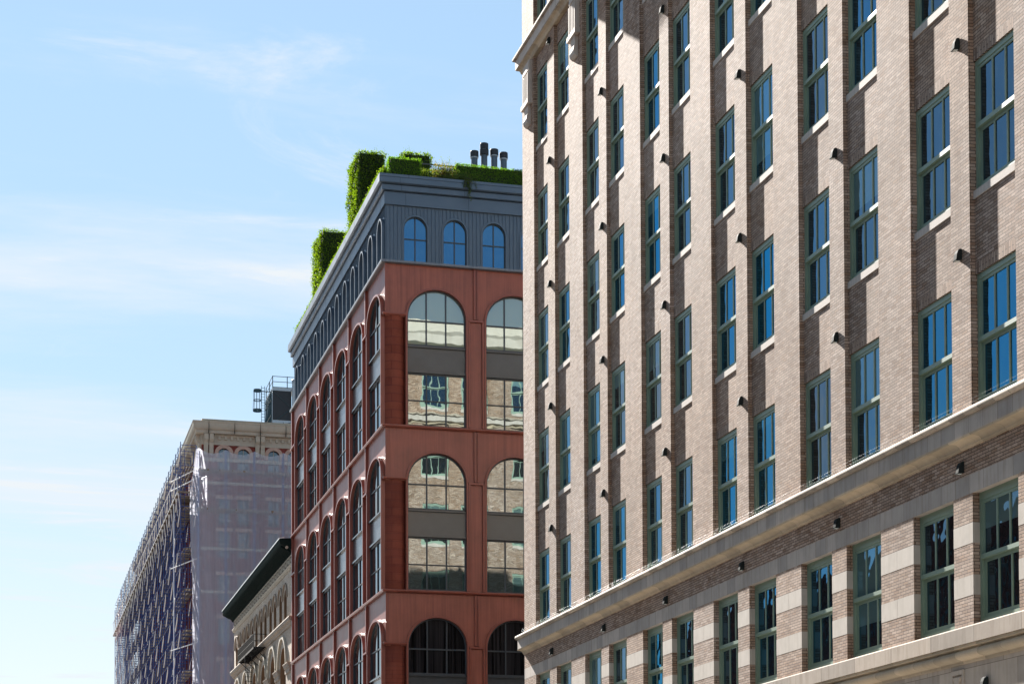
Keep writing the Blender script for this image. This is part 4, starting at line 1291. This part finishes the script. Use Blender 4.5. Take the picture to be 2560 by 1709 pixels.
for k in range(6):
    a, b_ = R(k*15), R((k+1)*15)
    mb.tube((29.55, 198.6+.35-.35*math.cos(a), 54.5+.35*math.sin(a)), (29.55, 198.6+.35-.35*math.cos(b_), 54.5+.35*math.sin(b_)), .19, 14)
mb.build('pipe', M['steel'], ct)

# ------------------------------------------------------------------ scaffolding
sf = thing('scaffolding', 'dense blue tube scaffolding with pale braces along the street side of the far building', 'scaffolding', (17.9, 240, 0))
SX0, SX1, SY0, SY1, SZ = 17.25, 18.75, 189.7, 296.0, 45.8
NFR = 40
ys = [SY0 + (SY1 - SY0) * k / (NFR - 1) for k in range(NFR)]
Z0 = 20.0
for k, y in enumerate(ys):
    mb = MB()
    top = SZ if y < 283 else SZ - 1.0
    mb.tube((SX0, y, Z0), (SX0, y, top), .040, 5); mb.tube((SX1, y, Z0), (SX1, y, top - .3), .040, 5)
    mb.tube((SX0 + .38, y, Z0), (SX0 + .38, y, top - .7), .022, 4)
    z = Z0
    while z < top - .2:
        mb.tube((SX0, y, z + 1.75), (SX1, y, z + 1.75), .030, 4)
        mb.tube((SX0, y, z + 1.30), (SX0 + .38, y, z + 1.30), .022, 4); mb.tube((SX0, y, z + .65), (SX0 + .38, y, z + .65), .022, 4)
        mb.tube((SX0 + .38, y, z + 1.45), (SX1, y, z + 1.45), .022, 4)
        z += 1.98
    mb.build('end_frame', M['scaf'], sf)
# cross braces: the hundred nearest one by one, the rest together
cnt = 0; rest = MB(); rails = MB()
for k in range(NFR - 1):
    for j in range(13):
        zz = Z0 + .25 + j * 1.98
        for xx in (SX0 - .03, SX1 + .03):
            if (k * 2 + j) % 3: continue
            a = (xx, ys[k], zz); b_ = (xx, ys[k+1], zz + 1.35)
            a2 = (xx + .02, ys[k], zz + 1.35); b2 = (xx + .02, ys[k+1], zz)
            if cnt < 100 and zz > 23:
                m = MB(); m.tube(a2, b2, .06, 5); m.build('cross_brace', M['galv'], sf); cnt += 1
            else:
                rest.tube(a2, b2, .06, 5)
        if j % 1 == 0:
            rails.tube((SX0, ys[k], zz + 1.5), (SX0, ys[k+1], zz + 1.5), .022, 4)
rest.build('brace', M['galv'], sf)['kind'] = 'stuff'
rails.build('guard_rail', M['scaf'], sf)['kind'] = 'stuff'
for j in range(2, 13, 2):
    zz = Z0 + 1.78 + (j - 1) * 1.98
    if zz > SZ - 2: break
    mb = MB()
    for q in range(4):
        x0 = SX0 + .42 + q * .27
        mb.box(x0, x0 + .23, SY0 + .3, YFE + 6, zz + .03, zz + .07)
    mb.build('plank_deck', M['plank'], sf)
mb = MB(); mb.box(SX0 - .25, XF - .1, SY0 + 2.5, SY1, 41.02, 41.12)
for k in range(NFR): mb.box(SX0 - .3, XF - .1, ys[k] - .05, ys[k] + .05, 40.86, 41.02)
mb.build('catch_platform', M['plank'], sf)
mb = MB()
for k in range(NFR - 1):
    mb.tube((SX0 - .35, ys[k], 42.6), (SX0 - .35, ys[k+1], 42.6), .035, 5); mb.tube((SX0 - .3, ys[k], 41.1), (SX0 - .4, ys[k], 42.65), .03, 5)
    mb.tube((SX0 - .25, ys[k], 41.0), (SX0 + .1, (ys[k]+ys[k+1])/2, 39.4), .05, 5)
    mb.tube((SX0 - .28, ys[k], 41.0), (SX0 - .28, ys[k+1], 41.0), .055, 5)
for zz in (42.9, 42.0): mb.tube((SX0 - .5, SY0 + 5, zz), (SX1 + .3, SY0 - 1.2, zz + .3), .06, 6)
mb.tube((SX0 - .15, SY0 + 5.6, 20), (SX0 - .15, SY0 + 5.6, 41), .045, 6)
for zz in (34.3, 26.2): mb.tube((SX0 - .5, SY0 + 5, zz), (SX1 + .3, SY0 - 1, zz + .25), .05, 6)
mb.build('outrigger', M['galv'], sf)
# front scaffold behind the net
ff = thing('front_scaffolding', 'slim scaffolding posts and cross braces showing through the white debris netting', 'scaffolding', (24, 187.6, 0))
PX = [18.80, 21.41, 24.16, 26.93, 29.8]
for x0 in PX:
    mb = MB(); mb.tube((x0, 187.90, 20), (x0, 187.90, 44.75), .06, 6); mb.tube((x0, 188.65, 20), (x0, 188.65, 44.6), .04, 6); mb.build('standard', M['scaf'], ff)
mb = MB()
for k in range(4):
    for j in range(12):
        z = 20 + j * 1.98
        mb.tube((PX[k], 187.92, z), (PX[k+1], 187.92, z + 1.5), .016, 5); mb.tube((PX[k], 187.94, z + 1.5), (PX[k+1], 187.94, z), .016, 5)
mb.build('brace', M['steel'], ff)
mb = MB()
for z in (42.65, 38.9): mb.box(18.7, 29.8, 187.7, 188.6, z, z + .06); mb.box(18.7, 29.8, 187.68, 187.94, z + .06, z + .24)
mb.build('plank_deck', M['plank'], ff)
# netting
dn = thing('debris_netting', 'translucent white debris netting hanging over the front of the scaffolded building', 'netting', (23, 187.5, 20))
mb = MB()
nx, nz = 64, 50
grid = []
for j in range(nz + 1):
    row = []
    for i in range(nx + 1):
        xx = 18.72 + (29.8 - 18.72) * i / nx
        # scalloped top hung from the posts
        seg = 0
        for q in range(4):
            if PX[q] <= xx: seg = q
        t = (xx - PX[seg]) / (PX[seg+1] - PX[seg]); t = max(0, min(1, t))
        ztop = 44.78 - .42 * (4 * t * (1 - t))
        z = 20 + (ztop - 20) * (j / nz)
        yy = 187.52 + .05 * math.sin(xx * 5.1 + z * .2) + .04 * math.sin(xx * 11 + 1.3 * math.sin(z * .4)) + .12 * 4 * t * (1 - t)
        row.append((xx, yy, z))
    grid.append(row)
for j in range(nz):
    for i in range(nx): mb.poly([grid[j][i], grid[j][i+1], grid[j+1][i+1], grid[j+1][i]])
fo = mb.build('front_sheet', M['net'], dn, smooth=True)
mb = MB(); grid = []
for j in range(41):
    z = 20 + (44.76 - 20) * j / 40
    wd = .15 + .62 * max(0, min(1, (44.76 - z) / 4.5)) * (1 - .35 * max(0, min(1, (38 - z) / 6))) 
    grid.append([(18.72 - wd * i / 6, 187.52 + .03 * math.sin(i * 1.9 + z * .8) + .25 * (i / 6), z) for i in range(7)])
for j in range(40):
    for i in range(6): mb.poly([grid[j][i], grid[j][i+1], grid[j+1][i+1], grid[j+1][i]])
mb.build('side_fold', M['net'], dn, smooth=True)

# ------------------------------------------------------------------ block added out of view: shades the facades, darkens window reflections
ob = thing('added_block', 'plain brown brick block added across the street, unseen, to shade facades and darken window glass', 'building', (-26, 60, 0))
OT = lambda u, w_, z: (-13.5 - w_, u, z)
mb = MB(); ow = MB(); of = MB()
oy0, oy1, oh = -40.0, 150.0, 22.0
y = oy0
while y < oy1:
    mb.box(y, y + 1.3, 0, .5, 0, oh)
    for k in range(6):
        z = 1.0 + k * 3.5
        mb.box(y + 1.3, y + 3.3, .08, .5, z + 2.5, z + 3.5)
        ow.box(y + 1.3, y + 3.3, .35, .4, z, z + 2.5); of.box(y + 1.3, y + 3.3, .28, .34, z + 1.2, z + 1.3)
    y += 3.3
mb.box(oy0, oy1, .08, .5, 0, 1.0); mb.box(oy0, oy1, -.5, .5, oh, oh + .9)
mb.build('wall', M['redbrick'], ob, OT)
ow.build('window_glass', M['pane'], ob, OT)['kind'] = 'stuff'; of.build('window_bar', M['cream'], ob, OT)['kind'] = 'stuff'
mb = MB(); mb.box(-40, -14.01, oy0, oy1, 0, oh + .3); mb.build('core_wall', M['redbrick'], ob)
